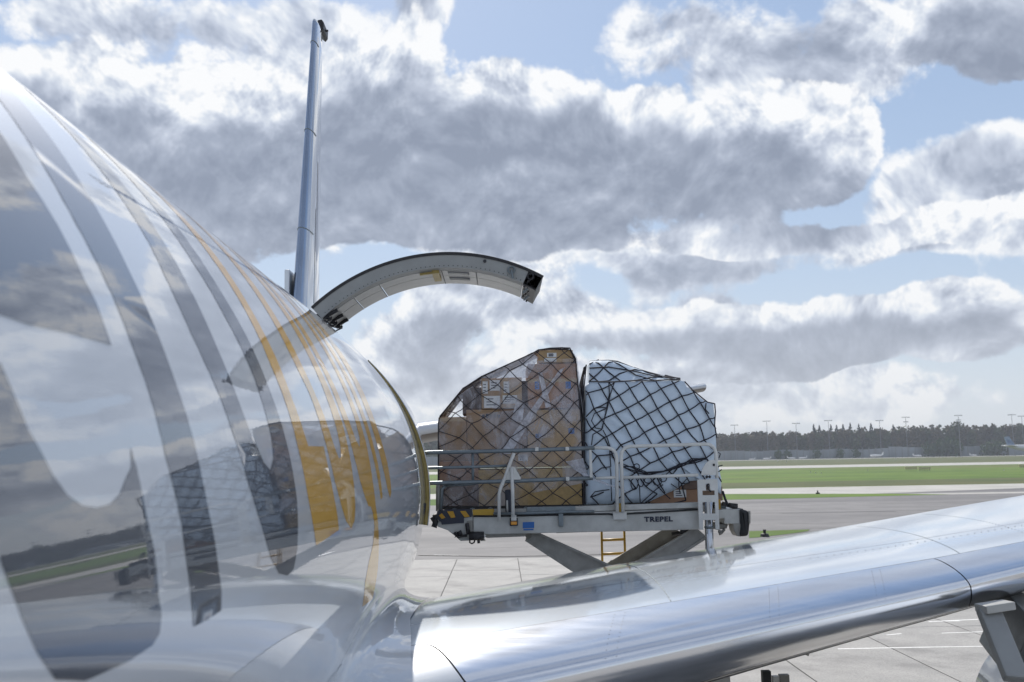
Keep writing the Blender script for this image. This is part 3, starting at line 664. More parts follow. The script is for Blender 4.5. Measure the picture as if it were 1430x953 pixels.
# ================================================================== CARGO LOADER
LY = 15.0                                             # near side of the platform
def L(px, py, Y=LY): return at(px, py, Y)
loader = thing('cargo_loader', 'off-white scissor-lift cargo loader raised to the aircraft doorway carrying two netted pallets', 'cargo loader', (1.2, 16, 0))
x0, x1 = L(657, 720).x, L(978, 720).x
zt, zm, zb = L(820, 708).z, L(820, 717).z, L(820, 746).z
def lz(px, py): return L(px, py).z
# platform: slopes a touch with the picture's lie, so every edge is surveyed
mb = MB(); mb.prism([(L(661,720).x, lz(661,720)), (L(978,711).x, lz(978,711)), (L(978,737).x, lz(978,737)), (L(975,740).x, lz(975,740)), (L(661,747).x, lz(661,747))], LY, LY + .18)
platform = mb.build('platform_beam', M['loader'], loader, bevel=.012)
mb = MB(); mb.prism([(L(785,709).x, lz(785,708.5)), (L(978,702).x, lz(978,702)), (L(978,710).x, lz(978,709.6)), (L(785,717).x, lz(785,716))], LY + .03, LY + .2); mb.build('deck_edge', M['loader'], loader, bevel=.008)
mb = MB(); mb.box((x0 - .35, LY + .2, L(820, 717).z - .02), (x1 + .2, LY + 1.75, L(820, 708).z - .02)); mb.build('deck', M['loader'], loader)
mb = MB(); mb.box((x0, LY + 1.76, zb + .02), (x1, LY + 1.94, zt - .03)); mb.build('platform_beam', M['loader'], loader, bevel=.012)
for k in range(16):
    X = x0 - .25 + k * .27; mb = MB(); mb.tube([(X, LY + .25, zt - .045), (X, LY + 1.7, zt - .045)], .05, 8); mb.build('deck_roller', M['steel'], loader, smooth=False)
mb = MB(); mb.prism([(L(633,748).x, lz(633,747)), (L(735,746).x, lz(735,745)), (L(733,750).x, lz(733,750)), (L(680,752).x, lz(680,752)), (L(676,749).x, lz(676,750))], LY + .06, LY + .5); mb.build('beam_flange', M['loadergrey'], loader)
def cord(pts, r, name, mat, Y, parent=loader, n=6):
    b = MB(); b.tube([L(px, py, Y) for px, py in pts], r, n); return b.build(name, mat, parent, smooth=True)
cord([(661,721),(700,721),(790,719),(850,718),(857,719),(858,724),(866,724),(872,718),(978,711.5)], .014, 'edge_cable', M['rubber'], LY - .015)
cord([(689,717.5),(740,717),(800,715),(830,714.5)], .020, 'edge_pipe', M['steel'], LY - .05)
mb = MB(); mb.box((L(722,0).x, LY - .03, lz(722,716)), (L(786,0).x, LY + .05, lz(722,708.5))); mb.build('side_guide', M['steel'], loader, bevel=.01)
# name on the beam
def lettering(text, cx, cy, w_px, h_px, Y, mat, parent, slope=-.016):
    cu = bpy.data.curves.new('lettering', 'FONT'); cu.body = text; cu.size = 1; cu.offset = .045; cu.extrude = .004; cu.align_x = 'CENTER'; cu.align_y = 'CENTER'; cu.space_character = 1.12
    o = bpy.data.objects.new('lettering', cu); COL.objects.link(o); bpy.context.view_layer.update()
    me = bpy.data.meshes.new_from_object(o.evaluated_get(bpy.context.evaluated_depsgraph_get())); bpy.data.objects.remove(o); bpy.data.curves.remove(cu)
    xs = [v.co.x for v in me.vertices]; ys_ = [v.co.y for v in me.vertices]
    a, b = L(cx - w_px / 2, cy, Y), L(cx + w_px / 2, cy, Y); c, d = L(cx, cy + h_px / 2, Y), L(cx, cy - h_px / 2, Y)
    kx = (b.x - a.x) / (max(xs) - min(xs)); kz = (d.z - c.z) / (max(ys_) - min(ys_)); mx, my = (max(xs) + min(xs)) / 2, (max(ys_) + min(ys_)) / 2; P = L(cx, cy, Y)
    for v in me.vertices:
        x, y, z = v.co; v.co = (P.x + (x - mx) * kx, Y - z - .002, P.z + (y - my) * kz + (x - mx) * kx * .0)
    me.materials.clear(); return link_mesh('lettering', me, mat, parent)
lettering('TREPEL', 919.5, 725.2, 40, 7.2, LY - .002, M['text'], platform)
for pts, m_, nm in (([(730,729.5),(746,729),(746,737.5),(730,738)], 'blue', 'blue_sticker'), ([(731,739),(745,738.5),(745,740.5),(731,741)], 'blue', 'blue_sticker')):
    mb = MB(); mb.prism([(L(*p).x, L(*p).z) for p in pts], LY - .006, LY + .004); mb.build(nm, M[m_], platform)
# nose of the platform at the doorway
mb = MB(); mb.prism([(L(*p).x, L(*p).z) for p in ((609,723),(660,719),(661,747),(676,748),(676,752),(655,755.5),(643,756),(634,748),(625,741),(611,736))], LY + .02, LY + 1.8)
nose = mb.build('platform_nose', M['loader'], loader, bevel=.012)
mb = MB(); mb.prism([(L(*p).x, L(*p).z) for p in ((611,712.5),(659,711.5),(659,722),(614,729),(609,722))], LY - .01, LY + .12); mb.build('bumper', M['navy'], nose, bevel=.012)
for pts in (((613,720),(617,717),(622,723),(617,725)), ((624.5,714.5),(633,714),(636,722.5),(630,723.5)), ((642.5,714),(650,713.6),(656,721.5),(649,722.8))):
    mb = MB(); mb.prism([(L(*p).x, L(*p).z) for p in pts], LY - .022, LY); mb.build('hazard_stripe', M['hazard'], nose)
mb = MB(); mb.prism([(L(*p).x, L(*p).z) for p in ((615,726),(648,723),(648,730.5),(617,733))], LY - .012, LY + .02); mb.build('nose_plate', M['navy'], nose)
mb = MB(); mb.prism([(L(*p).x, L(*p).z) for p in ((660,712),(690,711),(690,721),(661,722))], LY - .01, LY + .05); mb.build('yellow_ramp', M['ladder'], nose)
for pts, r in (([(604,722),(608,729),(606,734),(610,734)], .045), ([(606,724),(611,721)], .05), ([(605,731),(611,733)], .05)): cord(pts, r, 'rubber_stop', M['rubber'], LY + .02, nose, 7)
for pts, r in (([(640,744),(636,749),(645,748),(641,742)], .035), ([(655,749),(676,749)], .065), ([(656,750),(656,758),(659,759.5),(662,758),(664,752)], .012), ([(668,752),(668.5,759)], .022), ([(662,747),(662,752)], .03), ([(634,744),(640,750),(652,748)], .022), ([(652,731),(654,746)], .03)):
    cord(pts, r, 'hydraulic_fitting', M['mech'], LY - .05, nose, 7)
mb = MB(); mb.prism([(L(*p).x, L(*p).z) for p in ((652,728),(660,727),(660,748),(652,747))], LY - .02, LY + .05); mb.build('hinge_block', M['loadergrey'], nose, bevel=.01)
cord([(672,747),(677,750),(677,753),(671,753)], .03, 'pivot_eye', M['railwhite'], LY - .03, nose)
# guard rails (grey steel, reaching to the aircraft)
RY = LY - .10
rail = cord([(578,634.5),(600,632.2),(660,631),(720,629.6),(830,625.8)], .030, 'top_rail', M['steel'], RY, loader, 8)
cord([(584,655.5),(600,653.8),(650,652.6),(708,650.8)], .021, 'mid_rail', M['steel'], RY, loader, 8)
cord([(582,676),(600,675),(720,672),(828,667.8)], .030, 'low_rail', M['steel'], RY, loader, 8)
cord([(660,631),(660.5,674)], .020, 'rail_post', M['steel'], RY + .01, loader, 8)
cord([(622,678.5),(617,683),(615.5,712)], .028, 'nose_post', M['steel'], RY + .06, loader, 8)
cord([(622,678.5),(664,676)], .020, 'nose_rail', M['steel'], RY + .06, loader, 8)
cord([(611.5,676),(611.5,714)], .030, 'nose_post', M['doorskin'], LY + .25, loader, 8)
for px, py in ((749.5,627.5),(792,627),(792.5,669)):
    p = L(px, py, RY - .012); mb = MB(); mb.box((p.x - .026, p.y - .035, p.z - .028), (p.x + .026, p.y + .045, p.z + .028)); mb.build('rail_clamp', M['railwhite'], loader, bevel=.008)
cord([(718,633),(713,645),(705,668),(699,682),(697,690),(697,727)], .026, 'bent_stay', M['railwhite'], RY - .04, loader, 8)
cord([(714.5,653),(716,690),(716.5,722)], .026, 'gate_post', M['railwhite'], RY - .07, loader, 8)
mb = MB(); mb.prism([(L(*p, RY).x, L(*p, RY).z) for p in ((712,652),(718,652),(727,667),(727,670),(704,670.5),(705,667))], RY - .045, RY - .03); mb.build('post_gusset', M['railwhite'], loader, bevel=.004)
mb = MB(); mb.prism([(L(*p).x, L(*p).z) for p in ((705,684.5),(714,684),(714.5,716),(706,716.5))], LY + .05, LY + .15); mb.build('stop_bumper', M['navy'], loader, bevel=.02)
cord([(708,699),(708.5,715)], .014, 'stop_rod', M['railwhite'], LY + .03, loader)
mb = MB(); p = L(717.5, 730); mb.box((p.x - .06, LY - .06, p.z - .045), (p.x + .06, LY - .01, p.z + .07)); hb = mb.build('lamp_bracket', M['mech'], loader, bevel=.01)
mb = MB(); mb.box((p.x - .045, LY - .085, p.z - .03), (p.x + .045, LY - .055, p.z + .02)); mb.build('amber_lamp', M['amber'], hb, bevel=.012)
mb = MB(); mb.box((p.x - .04, LY - .08, p.z + .03), (p.x + .04, LY - .03, p.z + .11)); mb.build('bracket_block', M['railwhite'], hb, bevel=.01)
# white gates
def rr_gate(pts, r, name):
    """rounded tube through surveyed corners"""
    P = [L(px, py, RY) for px, py in pts]; out = [P[0]]
    for a, b, c in zip(P, P[1:], P[2:]):
        k = .16
        s_, e_ = b + (a - b).normalized() * k, b + (c - b).normalized() * k
        out += [s_ * (1 - q) ** 2 + b * 2 * q * (1 - q) + e_ * q * q for q in np.linspace(0, 1, 7)]
    out.append(P[-1]); b = MB(); b.tube(out, r, 8); return b.build(name, M['railwhite'], loader, smooth=True)
rr_gate([(862,716),(861,626),(830,625.5)], .027, 'gate_frame'); rr_gate([(870,716),(867,624),(999,620),(1001,668)], .027, 'gate_frame')
cord([(832,668.3),(861,667)], .022, 'gate_rail', M['railwhite'], RY); cord([(868,667.5),(975,663.5)], .024, 'gate_rail', M['railwhite'], RY)
mb = MB(); mb.prism([(L(*p, RY).x, L(*p, RY).z) for p in ((822.5,628.5),(826,628.5),(827.5,667),(823.5,667))], RY - .03, RY + .01); mb.build('gate_strap', M['railwhite'], loader)
mb = MB(); p = L(864, 705); mb.box((p.x - .05, LY - .03, p.z - .12), (p.x + .06, LY, p.z + .02)); mb.build('gate_hinge', M['ladder'], loader)
mb = MB(); p = L(865, 720); mb.box((p.x - .10, LY - .07, p.z - .06), (p.x + .10, LY - .005, p.z + .05)); mb.build('gate_foot', M['railwhite'], loader, bevel=.012)
for px in (783,): 
    p = L(px, 722); mb = MB(); mb.box((p.x - .035, LY - .05, p.z - .14), (p.x + .035, LY - .004, p.z + .10)); mb.build('beam_bracket', M['steel'], loader, bevel=.008)
# perforated mast plate at the outer end with the ram behind it
def holed(outer, holes, Y0, Y1, name, mat, parent):
    """flat plate with rectangular holes: built as a lattice of solid cells"""
    xs = sorted({p for o in [outer] + holes for p in (o[0], o[2])}); zs = sorted({p for o in [outer] + holes for p in (o[1], o[3])}); b = MB()
    for i in range(len(xs) - 1):
        for j in range(len(zs) - 1):
            cx, cz = (xs[i] + xs[i + 1]) / 2, (zs[j] + zs[j + 1]) / 2
            if any(h[0] < cx < h[2] and h[1] < cz < h[3] for h in holes): continue
            b.box((xs[i], Y0, zs[j]), (xs[i + 1], Y1, zs[j + 1]))
    me = b.mesh(name); bm = bmesh.new(); bm.from_mesh(me); bmesh.ops.remove_doubles(bm, verts=bm.verts, dist=1e-5)
    seen = {}
    for f in bm.faces: seen.setdefault(tuple(sorted(v.index for v in f.verts)), []).append(f)
    bmesh.ops.delete(bm, geom=[f for fs in seen.values() if len(fs) > 1 for f in fs], context='FACES'); bm.to_mesh(me); bm.free()
    return link_mesh(name, me, mat, parent)
def rc(a, b, c, d, Y): p, q = L(a, d, Y), L(c, b, Y); return (p.x, p.z, q.x, q.z)
MYY = LY - .13
plate = holed(rc(976.5, 669.5, 1002, 737, MYY), [rc(986.2, 675.5, 991.2, 685.2, MYY), rc(981.2, 685.2, 998, 692, MYY), rc(981.6, 701.3, 987.2, 717.6, MYY), rc(991.2, 701.3, 998.6, 717.6, MYY), rc(982.3, 726.3, 998.8, 740, MYY)], MYY, MYY + .04, 'mast_plate', M['railwhite'], loader)
mb = MB(); mb.prism([(L(*p, MYY).x, L(*p, MYY).z) for p in ((979,664),(981,655),(986,647),(991,643),(997,642),(1000,645),(1000,664))], MYY + .005, MYY + .03); mb.build('mast_cap', M['railwhite'], plate, bevel=.004)
cord([(986,665),(988,667.5)], .02, 'cap_bolt', M['mech'], MYY - .02, plate); cord([(990,667.5),(992,665)], .02, 'cap_bolt', M['mech'], MYY - .02, plate); cord([(997,648),(997,651)], .016, 'cap_bolt', M['mech'], MYY, plate)
cord([(988.5,676),(988,682),(993,687)], .011, 'mast_hose', M['mech'], MYY - .01, plate)
mb = MB(); mb.tube([L(989.2, 696, LY + .02), L(991, 775, LY + .02), L(992, 860, LY + .02)], .062, 20); mb.build('lift_ram', M['chrome'], loader, smooth=True)
mb = MB(); mb.tube([L(990.2, 735, LY + .021), L(990.3, 738, LY + .021)], .072, 16); mb.build('ram_collar', M['steel'], loader, smooth=True)
# outer end: pale box, fender and black roller
mb = MB(); mb.prism([(L(*p).x, L(*p).z) for p in ((1003,713),(1010,711.5),(1033,711),(1033,731.5),(1011,732),(1011,724),(1003,725))], LY - .02, LY + .9); mb.build('end_box', M['loader'], loader, bevel=.015)
mb = MB(); mb.prism([(L(*p).x, L(*p).z) for p in ((1022.5,731),(1034,731),(1035,749.5),(1029,749),(1025,742))], LY - .03, LY + .3); mb.build('end_fender', M['loadergrey'], loader, bevel=.01)
mb = MB(); mb.prism([(L(*p).x, L(*p).z) for p in ((1032,712),(1035,711),(1045,714),(1046,731),(1044,748.5),(1031.5,749.5),(1033.5,735))], LY - .07, LY + .5); mb.build('end_roller', M['rubber'], loader, bevel=.05, segs=3)
mb = MB(); mb.prism([(L(*p).x, L(*p).z) for p in ((1043.5,713),(1046,714),(1046,731),(1044,731))], LY - .09, LY - .06); mb.build('roller_cover', M['loadergrey'], loader)
mb = MB(); mb.prism([(L(*p).x, L(*p).z) for p in ((1003,733),(1019,733),(1017,739),(1003,741))], LY + .1, LY + .6); mb.build('end_bracket', M['loadergrey'], loader)
cord([(1003,742),(1009,743),(1012,739),(1007,745),(1004,746)], .022, 'end_hose', M['loadergrey'], LY + .05)
mb = MB(); mb.prism([(L(*p).x, L(*p).z) for p in ((1004,698),(1008.5,698),(1008.5,713),(1005,713))], LY + .1, LY + .2); mb.build('yellow_stop', M['hazard'], loader)
mb = MB(); mb.beam(L(1009, 703.5, LY + .1), L(1029, 709.2, LY + .1), .10, .06); mb.beam(L(1019, 705, LY + .05), L(1029, 706, LY + .05), .12, .05); mb.build('end_bars', M['mech'], loader)
cord([(1009,686),(1013,698),(1017,707)], .018, 'lashing_strap', M['net'], LY + .05)
# under the platform
mb = MB(); mb.prism([(L(*p).x, L(*p).z) for p in ((777.5,739.5),(829,736.5),(829,744.8),(777.5,746.4))], LY + .22, LY + .7); mb.build('underbody_box', M['rubber'], loader, bevel=.01)
cord([(831,738),(836,738),(837,742)], .02, 'underbody_hose', M['mech'], LY + .2)
lad = []
cord([(840,738),(841.5,800)], .020, 'ladder_rail', M['ladder'], LY + 1.9); cord([(871.5,736),(874,800)], .020, 'ladder_rail', M['ladder'], LY + 1.9)
for yy in (754, 773.5, 793): cord([(841, yy + .6), (873, yy - .6)], .022, 'ladder_rung', M['ladder'], LY + 1.9)
def arm(u0, u1, l1, l0, Y, name, mat, w=.16):
    P = [L(*u0, Y), L(*u1, Y), L(*l1, Y), L(*l0, Y)]
    # carry the arm on down to the chassis
    d1 = (P[1] - P[0]); d2 = (P[2] - P[3]); q1 = P[1] + d1 * max(0, (P[1].z - 2.0) / -d1.z); q2 = P[2] + d2 * max(0, (P[2].z - 1.85) / -d2.z)
    b = MB(); b.prism([(P[0].x, P[0].z), (q1.x, q1.z), (q2.x, q2.z), (P[3].x, P[3].z)], Y, Y + w)
    o = b.build(name, mat, loader, bevel=.012)
    f = MB(); n_ = Vector((-(q1 - P[0]).z, 0, (q1 - P[0]).x)).normalized()
    for a, c in ((P[0], q1), (P[3], q2)): f.beam(a + Vector((0, -.015, 0)), c + Vector((0, -.015, 0)), .05, .035, (0, 0, 1))
    f.build('arm_flange', mat, o); return o
arm((742,741),(830,780.5),(800,797),(734,754), LY + .45, 'scissor_arm', M['scissorlight'])
arm((937,735),(846,789),(880,789),(955,746), LY + 1.45, 'scissor_arm', M['loadergrey'])
arm((972,736.5),(904,777.5),(950,774),(987,750), LY + .25, 'scissor_arm', M['scissorlight'])
mb = MB(); mb.tube([L(738, 748, LY + .3), L(738, 748, LY + 1.8)], .05, 12); mb.build('pivot_shaft', M['loadergrey'], loader); mb = MB(); mb.tube([L(956, 742, LY + .3), L(956, 742, LY + 1.8)], .07, 12); mb.build('pivot_shaft', M['mech'], loader)
for pts in ([(938,746),(955,744),(960,740)], [(952,750),(962,742),(972,740)]): cord(pts, .03, 'pivot_hose', M['mech'], LY + 1.2)
# chassis on its wheels (below the wing from the photograph's side)
mb = MB(); mb.box((-.9, LY + .1, .8), (3.3, LY + 1.95, 1.8)); mb.build('chassis', M['loader'], loader, bevel=.02)
for X in (-.3, 1.0, 2.7):
    for Y in (LY + .05, LY + 1.7):
        mb = MB(); mb.tube([(X, Y, .42), (X, Y + .32, .42)], .42, 24); wh = mb.build('wheel', M['rubber'], loader, bevel=.04)
        mb = MB(); mb.tube([(X, Y - .012, .42), (X, Y + .01, .42)], .22, 16); mb.build('wheel_hub', M['loader'], wh)
p = L(1071, 938); mb = MB(); mb.box((p.x - .06, LY, 1.0), (p.x + .06, LY + .12, p.z)); mb.build('chassis_post', M['rubber'], loader)
mb = MB(); mb.box((L(1045,0).x, LY, .9), (L(1057,0).x, LY + .1, L(1045,944).z)); mb.build('chassis_panel', M['loadergrey'], loader)
mb = MB(); mb.box((L(1036,0).x, LY, .9), (L(1044,0).x, LY + .1, L(1045,946).z)); mb.build('chassis_panel', M['railwhite'], loader)

# ================================================================== CARGO
CY = 15.42                                            # front of the loads
rnd = random.Random(11)
def rectbox(px0, py0, px1, py1, Y0, depth, mat, name, label, tapes=(), labels=(), group=None, tilt=0, lm='paper'):
    a, b = at(px0, py1, Y0), at(px1, py0, Y0)
    o = thing(name, label, 'box', ((a.x + b.x) / 2, Y0 + depth / 2, a.z), group)
    mb = MB(); mb.box((a.x + .001, Y0, a.z + .001), (b.x - .001, Y0 + depth, b.z + .0005))
    body = mb.build('carton_body', M[mat], o, bevel=.012)
    for tx in tapes:                                    # tape strips across the face
        p = a.z + (b.z - a.z) * tx; t_ = MB(); t_.box((a.x + .004, Y0 - .004, p - .028), (b.x - .004, Y0 + .001, p + .028)); t_.build('tape', M['tape'], o)
    for (l0, m0, l1, m1) in labels:
        p, q = at(l0, m1, Y0), at(l1, m0, Y0); t_ = MB(); t_.box((p.x, Y0 - .008, p.z), (q.x, Y0 - .002, q.z)); lo = t_.build('paper_label', M[lm], o)
        for k in range(3):
            if q.z - p.z < .06: break
            zz = p.z + (q.z - p.z) * (.25 + .25 * k); s_ = MB(); s_.box((p.x + (q.x - p.x) * .15, Y0 - .0095, zz - .006), (p.x + (q.x - p.x) * (.5 + .3 * rnd.random()), Y0 - .0075, zz + .006)); s_.build('print_line', M['text'], lo)
    return o
# left load: cartons
rectbox(668.5, 653.8, 812, 707.5, CY + .035, 1.3, 'c3', 'carton', 'long ochre carton at the bottom right of the brown load')
rectbox(668.5, 630, 812, 654.2, CY + .02, 1.3, 'c2', 'carton', 'low tan carton with a white label behind the top loader rail', labels=[(724,635,737,644)])
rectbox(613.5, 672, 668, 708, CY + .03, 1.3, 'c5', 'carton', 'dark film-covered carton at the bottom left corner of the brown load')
rectbox(613.5, 644, 668, 672.2, CY + .02, 1.3, 'c6', 'carton', 'flat reddish carton in the left column just below the top rail')
rectbox(613.5, 632, 668, 644.6, CY + .04, 1.3, 'c4', 'carton', 'thin dusty carton hidden behind the top loader rail at the left')
rectbox(612.5, 582.5, 651, 631.6, CY + .02, 1.3, 'c1', 'carton', 'large kraft carton forming the upper left corner of the brown load', tapes=(.93,))
rectbox(651.5, 572, 698, 630.6, CY + .05, 1.25, 'c1', 'carton', 'kraft carton with a line of printed text in the middle of the brown load', labels=())
rectbox(698.5, 571, 735.5, 630.6, CY + .04, 1.25, 'c4', 'carton', 'dusty carton with a pale film patch beside the tall right stack')
rectbox(672.5, 528.5, 700, 571.5, CY + .06, .9, 'c1', 'carton', 'upright carton covered in white shipping labels, left of two', labels=[(674,533,681,550),(684,531,698,546),(676,553,698,570)])
rectbox(700.2, 527, 728.5, 570.5, CY + .05, .9, 'c2', 'carton', 'upright carton covered in white shipping labels, right of two', labels=[(703.5,533,711,549),(702,552,722,564)])
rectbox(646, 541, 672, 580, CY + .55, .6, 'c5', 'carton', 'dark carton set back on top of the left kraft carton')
rectbox(728.5, 532, 737, 571, CY + .25, .8, 'c5', 'carton', 'narrow dark filler carton standing in for shade in the gap left of the tall stack')  # dark-coloured box added to paint the shade of the gap
rectbox(737.5, 507.5, 806, 571, CY + .01, 1.2, 'c6', 'carton', 'tall reddish carton with two blue marks in the right stack', tapes=(.62,), labels=[(747,533,753,544),(790,533,797,543)], lm='blue')
rectbox(737, 571.5, 811, 630.6, CY + .02, 1.2, 'c2', 'carton', 'tan carton with faint blue marks directly under the tall reddish one', labels=[(748,606,756,612),(794,598,802,606)], lm='blue')
rectbox(752.5, 489, 800, 507, CY + .03, .9, 'c2', 'carton', 'topmost carton of the brown load with two white labels', labels=[(764,493,777,499),(760,500,777,505.5)])
t_ = MB()
for k in range(6):
    p = at(675 + k * 5.4, 581, CY + .05); t_.box((p.x - .02, CY + .043, p.z - .03), (p.x + .02, CY + .052, p.z + .03 * (1 if k % 2 else .6)))
tag(t_.build('printed_line', M['text'], bpy.data.objects['carton.006']), None)
# pallets
for nm, a, b, lab in (('left', 611, 815, 'thin aluminium air cargo pallet under the brown carton load'), ('right', 817, 1009, 'thin aluminium air cargo pallet under the white wrapped load')):
    p, q = at(a, 709, CY), at(b, 708 if nm == 'left' else 704, CY); o = thing('air_pallet', lab, 'pallet', ((p.x + q.x) / 2, CY + .7, p.z - .03), 'air cargo pallets on the loader')
    mb = MB(); mb.box((p.x, CY - .06, p.z - .025), (q.x, CY + 1.45, p.z)); mb.build('pallet_sheet', M['pallet'], o)
    mb = MB(); mb.box((p.x - .01, CY - .09, p.z - .035), (q.x + .01, CY - .06, p.z + .012)); mb.build('pallet_rim', M['mech'], o)
# ---- nets
def cords(lines, r, name, mat, parent):
    b = MB()
    for pts in lines: b.tube(pts, r, 5, caps=False)
    return b.build(name, mat, parent, smooth=True, fixn=False)
def inside(poly, x, y):
    c = False; n_ = len(poly)
    for i in range(n_):
        (xa, ya), (xb, yb) = poly[i], poly[(i + 1) % n_]
        if (ya > y) != (yb > y) and x < (xb - xa) * (y - ya) / (yb - ya) + xa: c = not c
    return c
def clip(poly, p, q, n_=24):
    """longest inside run of the segment p-q"""
    pts = [(p[0] + (q[0] - p[0]) * k / n_, p[1] + (q[1] - p[1]) * k / n_) for k in range(n_ + 1)]; f = [inside(poly, *u) for u in pts]
    if not any(f): return None
    i = f.index(True); j = len(f) - 1 - f[::-1].index(True); return (pts[i], pts[j]) if j > i else None
HB = [(612, 708), (612, 590), (615, 581), (646, 543), (673, 527), (741, 494), (752, 488.5), (768, 486.5), (785, 485.5), (796, 487), (803, 500), (808, 545), (815, 620), (815, 708)]
netb = thing('cargo_net', 'dark cord cargo net drawn tight over the brown carton load', 'net', (.15, CY, 4.2))
O = (773, 565.6); A_ = (15.6, 15.0); B_ = (-15.2, 15.2)
def nodeb(i, j):
    r_ = random.Random(i * 131 + j * 17); x = O[0] + A_[0] * i + B_[0] * j; y = O[1] + A_[1] * i + B_[1] * j
    x = 773 + (x - 773) * (1.28 if x < 773 else 1.0); s_ = 3.0 + .02 * abs(x - 773)
    return (x + r_.uniform(-s_, s_), y + r_.uniform(-s_, s_))
lines = []; yn = CY - .025
for i in range(-14, 15):
    for j in range(-14, 15):
        for di, dj in ((1, 0), (0, 1)):
            c = clip(HB, nodeb(i, j), nodeb(i + di, j + dj))
            if c:
                p, q = at(*c[0], yn), at(*c[1], yn); mid = (p + q) / 2 + Vector((rnd.uniform(-.008, .008), -.012, rnd.uniform(-.015, .004))); lines.append([p, mid, q])
cords(lines, .0070, 'front_mesh', M['netbrown'], netb)
lines = []                                               # over the top and the sides
prof = [at(px, py, yn) for px, py in HB]
for k, dy in enumerate((0, .05, .22, .42, .62, .84, 1.05, 1.28)):
    run = []
    for m_ in range(1, len(prof) - 1):
        w_ = Vector((0, dy, 0)); run.append(prof[m_] + w_ + Vector((rnd.uniform(-.012, .012), 0, rnd.uniform(-.02, .012))))
    lines.append([Vector((prof[0].x - .005, run[0].y, prof[0].z))] + run + [Vector((prof[-1].x + .005, run[-1].y, prof[-1].z))])
for a, b in zip(prof[1:], prof[2:-1]):
    d = (b - a).length; n_ = max(1, int(d / .2))
    for k in range(n_):
        p = a + (b - a) * (k / n_); q = a + (b - a) * ((k + .9) / n_)
        for y_ in np.arange(0, 1.25, .22): lines.append([p + Vector((0, y_, 0)), q + Vector((0, y_ + .22, 0))]); lines.append([q + Vector((0, y_, 0)), p + Vector((0, y_ + .22, 0))])
for z_ in np.arange(4.3, 5.5, .16): lines.append([Vector((prof[1].x - .004, CY, z_)), Vector((prof[1].x - .004, CY + .6, z_ + .15)), Vector((prof[1].x - .004, CY + 1.2, z_))])
cords(lines, .009, 'top_mesh', M['netbrown'], netb)
# stretch film over the brown load
wrap = thing('stretch_film_wrap', 'clear crinkled stretch film wound round the brown cartons', 'film', (.15, CY, 4.2))
def sheet(fn, nu, nv, name, mat, parent, amp=.006):
    b = MB(); b.grid([[fn(u, v) + Vector((0, rnd.uniform(-amp, amp), 0)) for u in np.linspace(0, 1, nu)] for v in np.linspace(0, 1, nv)]); return b.build(name, mat, parent, smooth=True, fixn=False)
yf = CY - .006
def quadpx(c0, c1, c2, c3, Y=yf):
    return lambda u, v: at((c0[0] * (1 - u) + c1[0] * u) * (1 - v) + (c3[0] * (1 - u) + c2[0] * u) * v, (c0[1] * (1 - u) + c1[1] * u) * (1 - v) + (c3[1] * (1 - u) + c2[1] * u) * v, Y)
sheet(quadpx((613, 584), (737, 571), (737, 707), (613, 707)), 26, 26, 'film_sheet', M['film'], wrap)
sheet(quadpx((737, 505), (807, 500), (814, 675), (737, 690)), 20, 30, 'film_sheet', M['film'], wrap)
sheet(quadpx((672, 528), (744, 493), (752, 500), (737, 528)), 10, 6, 'film_sheet', M['filmstreak'], wrap)
sheet(quadpx((640, 553), (672, 530), (672, 575), (622, 582)), 8, 8, 'film_sheet', M['film'], wrap)
sheet(quadpx((672, 528), (737, 527), (737, 571), (655, 571)), 20, 14, 'film_sheet', M['film'], wrap)
tp = [at(px, py, yf) + Vector((0, 0, -.012)) for px, py in HB[2:11]]
b = MB(); b.grid([[p + Vector((0, dy, rnd.uniform(-.012, .008))) for p in [tp[0], tp[0].lerp(tp[1], .33), tp[0].lerp(tp[1], .66), tp[1], tp[2], tp[2].lerp(tp[3], .33), tp[2].lerp(tp[3], .66), tp[3], tp[4], tp[5], tp[6], tp[7], tp[8]]] for dy in np.linspace(.02, 1.3, 9)]); b.build('film_top', M['filmstreak'], wrap, smooth=True, fixn=False)
sheet(quadpx((781, 517), (789, 513), (713, 634), (697, 634), CY - .018), 4, 24, 'film_twist', M['filmstreak'], wrap, .012)
sheet(quadpx((751, 520), (757, 520), (770, 568), (762, 570), CY - .018), 4, 12, 'film_twist', M['filmstreak'], wrap, .012)
sheet(quadpx((722, 556), (733, 562), (729, 590), (714, 588), CY - .015), 6, 6, 'film_patch', M['filmstreak'], wrap, .01)
sheet(quadpx((770, 560), (800, 540), (798, 612), (752, 612), CY - .014), 8, 10, 'film_patch', M['film'], wrap, .01)
sheet(quadpx((801, 492), (806, 500), (817, 600), (811, 560), CY + .06), 4, 16, 'film_edge', M['filmstreak'], wrap, .02)
sheet(quadpx((800, 653), (818, 668), (884, 690), (850, 676), CY - .16), 8, 10, 'film_tail', M['filmstreak'], wrap, .012)
sheet(quadpx((790, 645), (814, 640), (822, 668), (800, 655), CY - .05), 6, 8, 'film_tail', M['filmstreak'], wrap, .012)
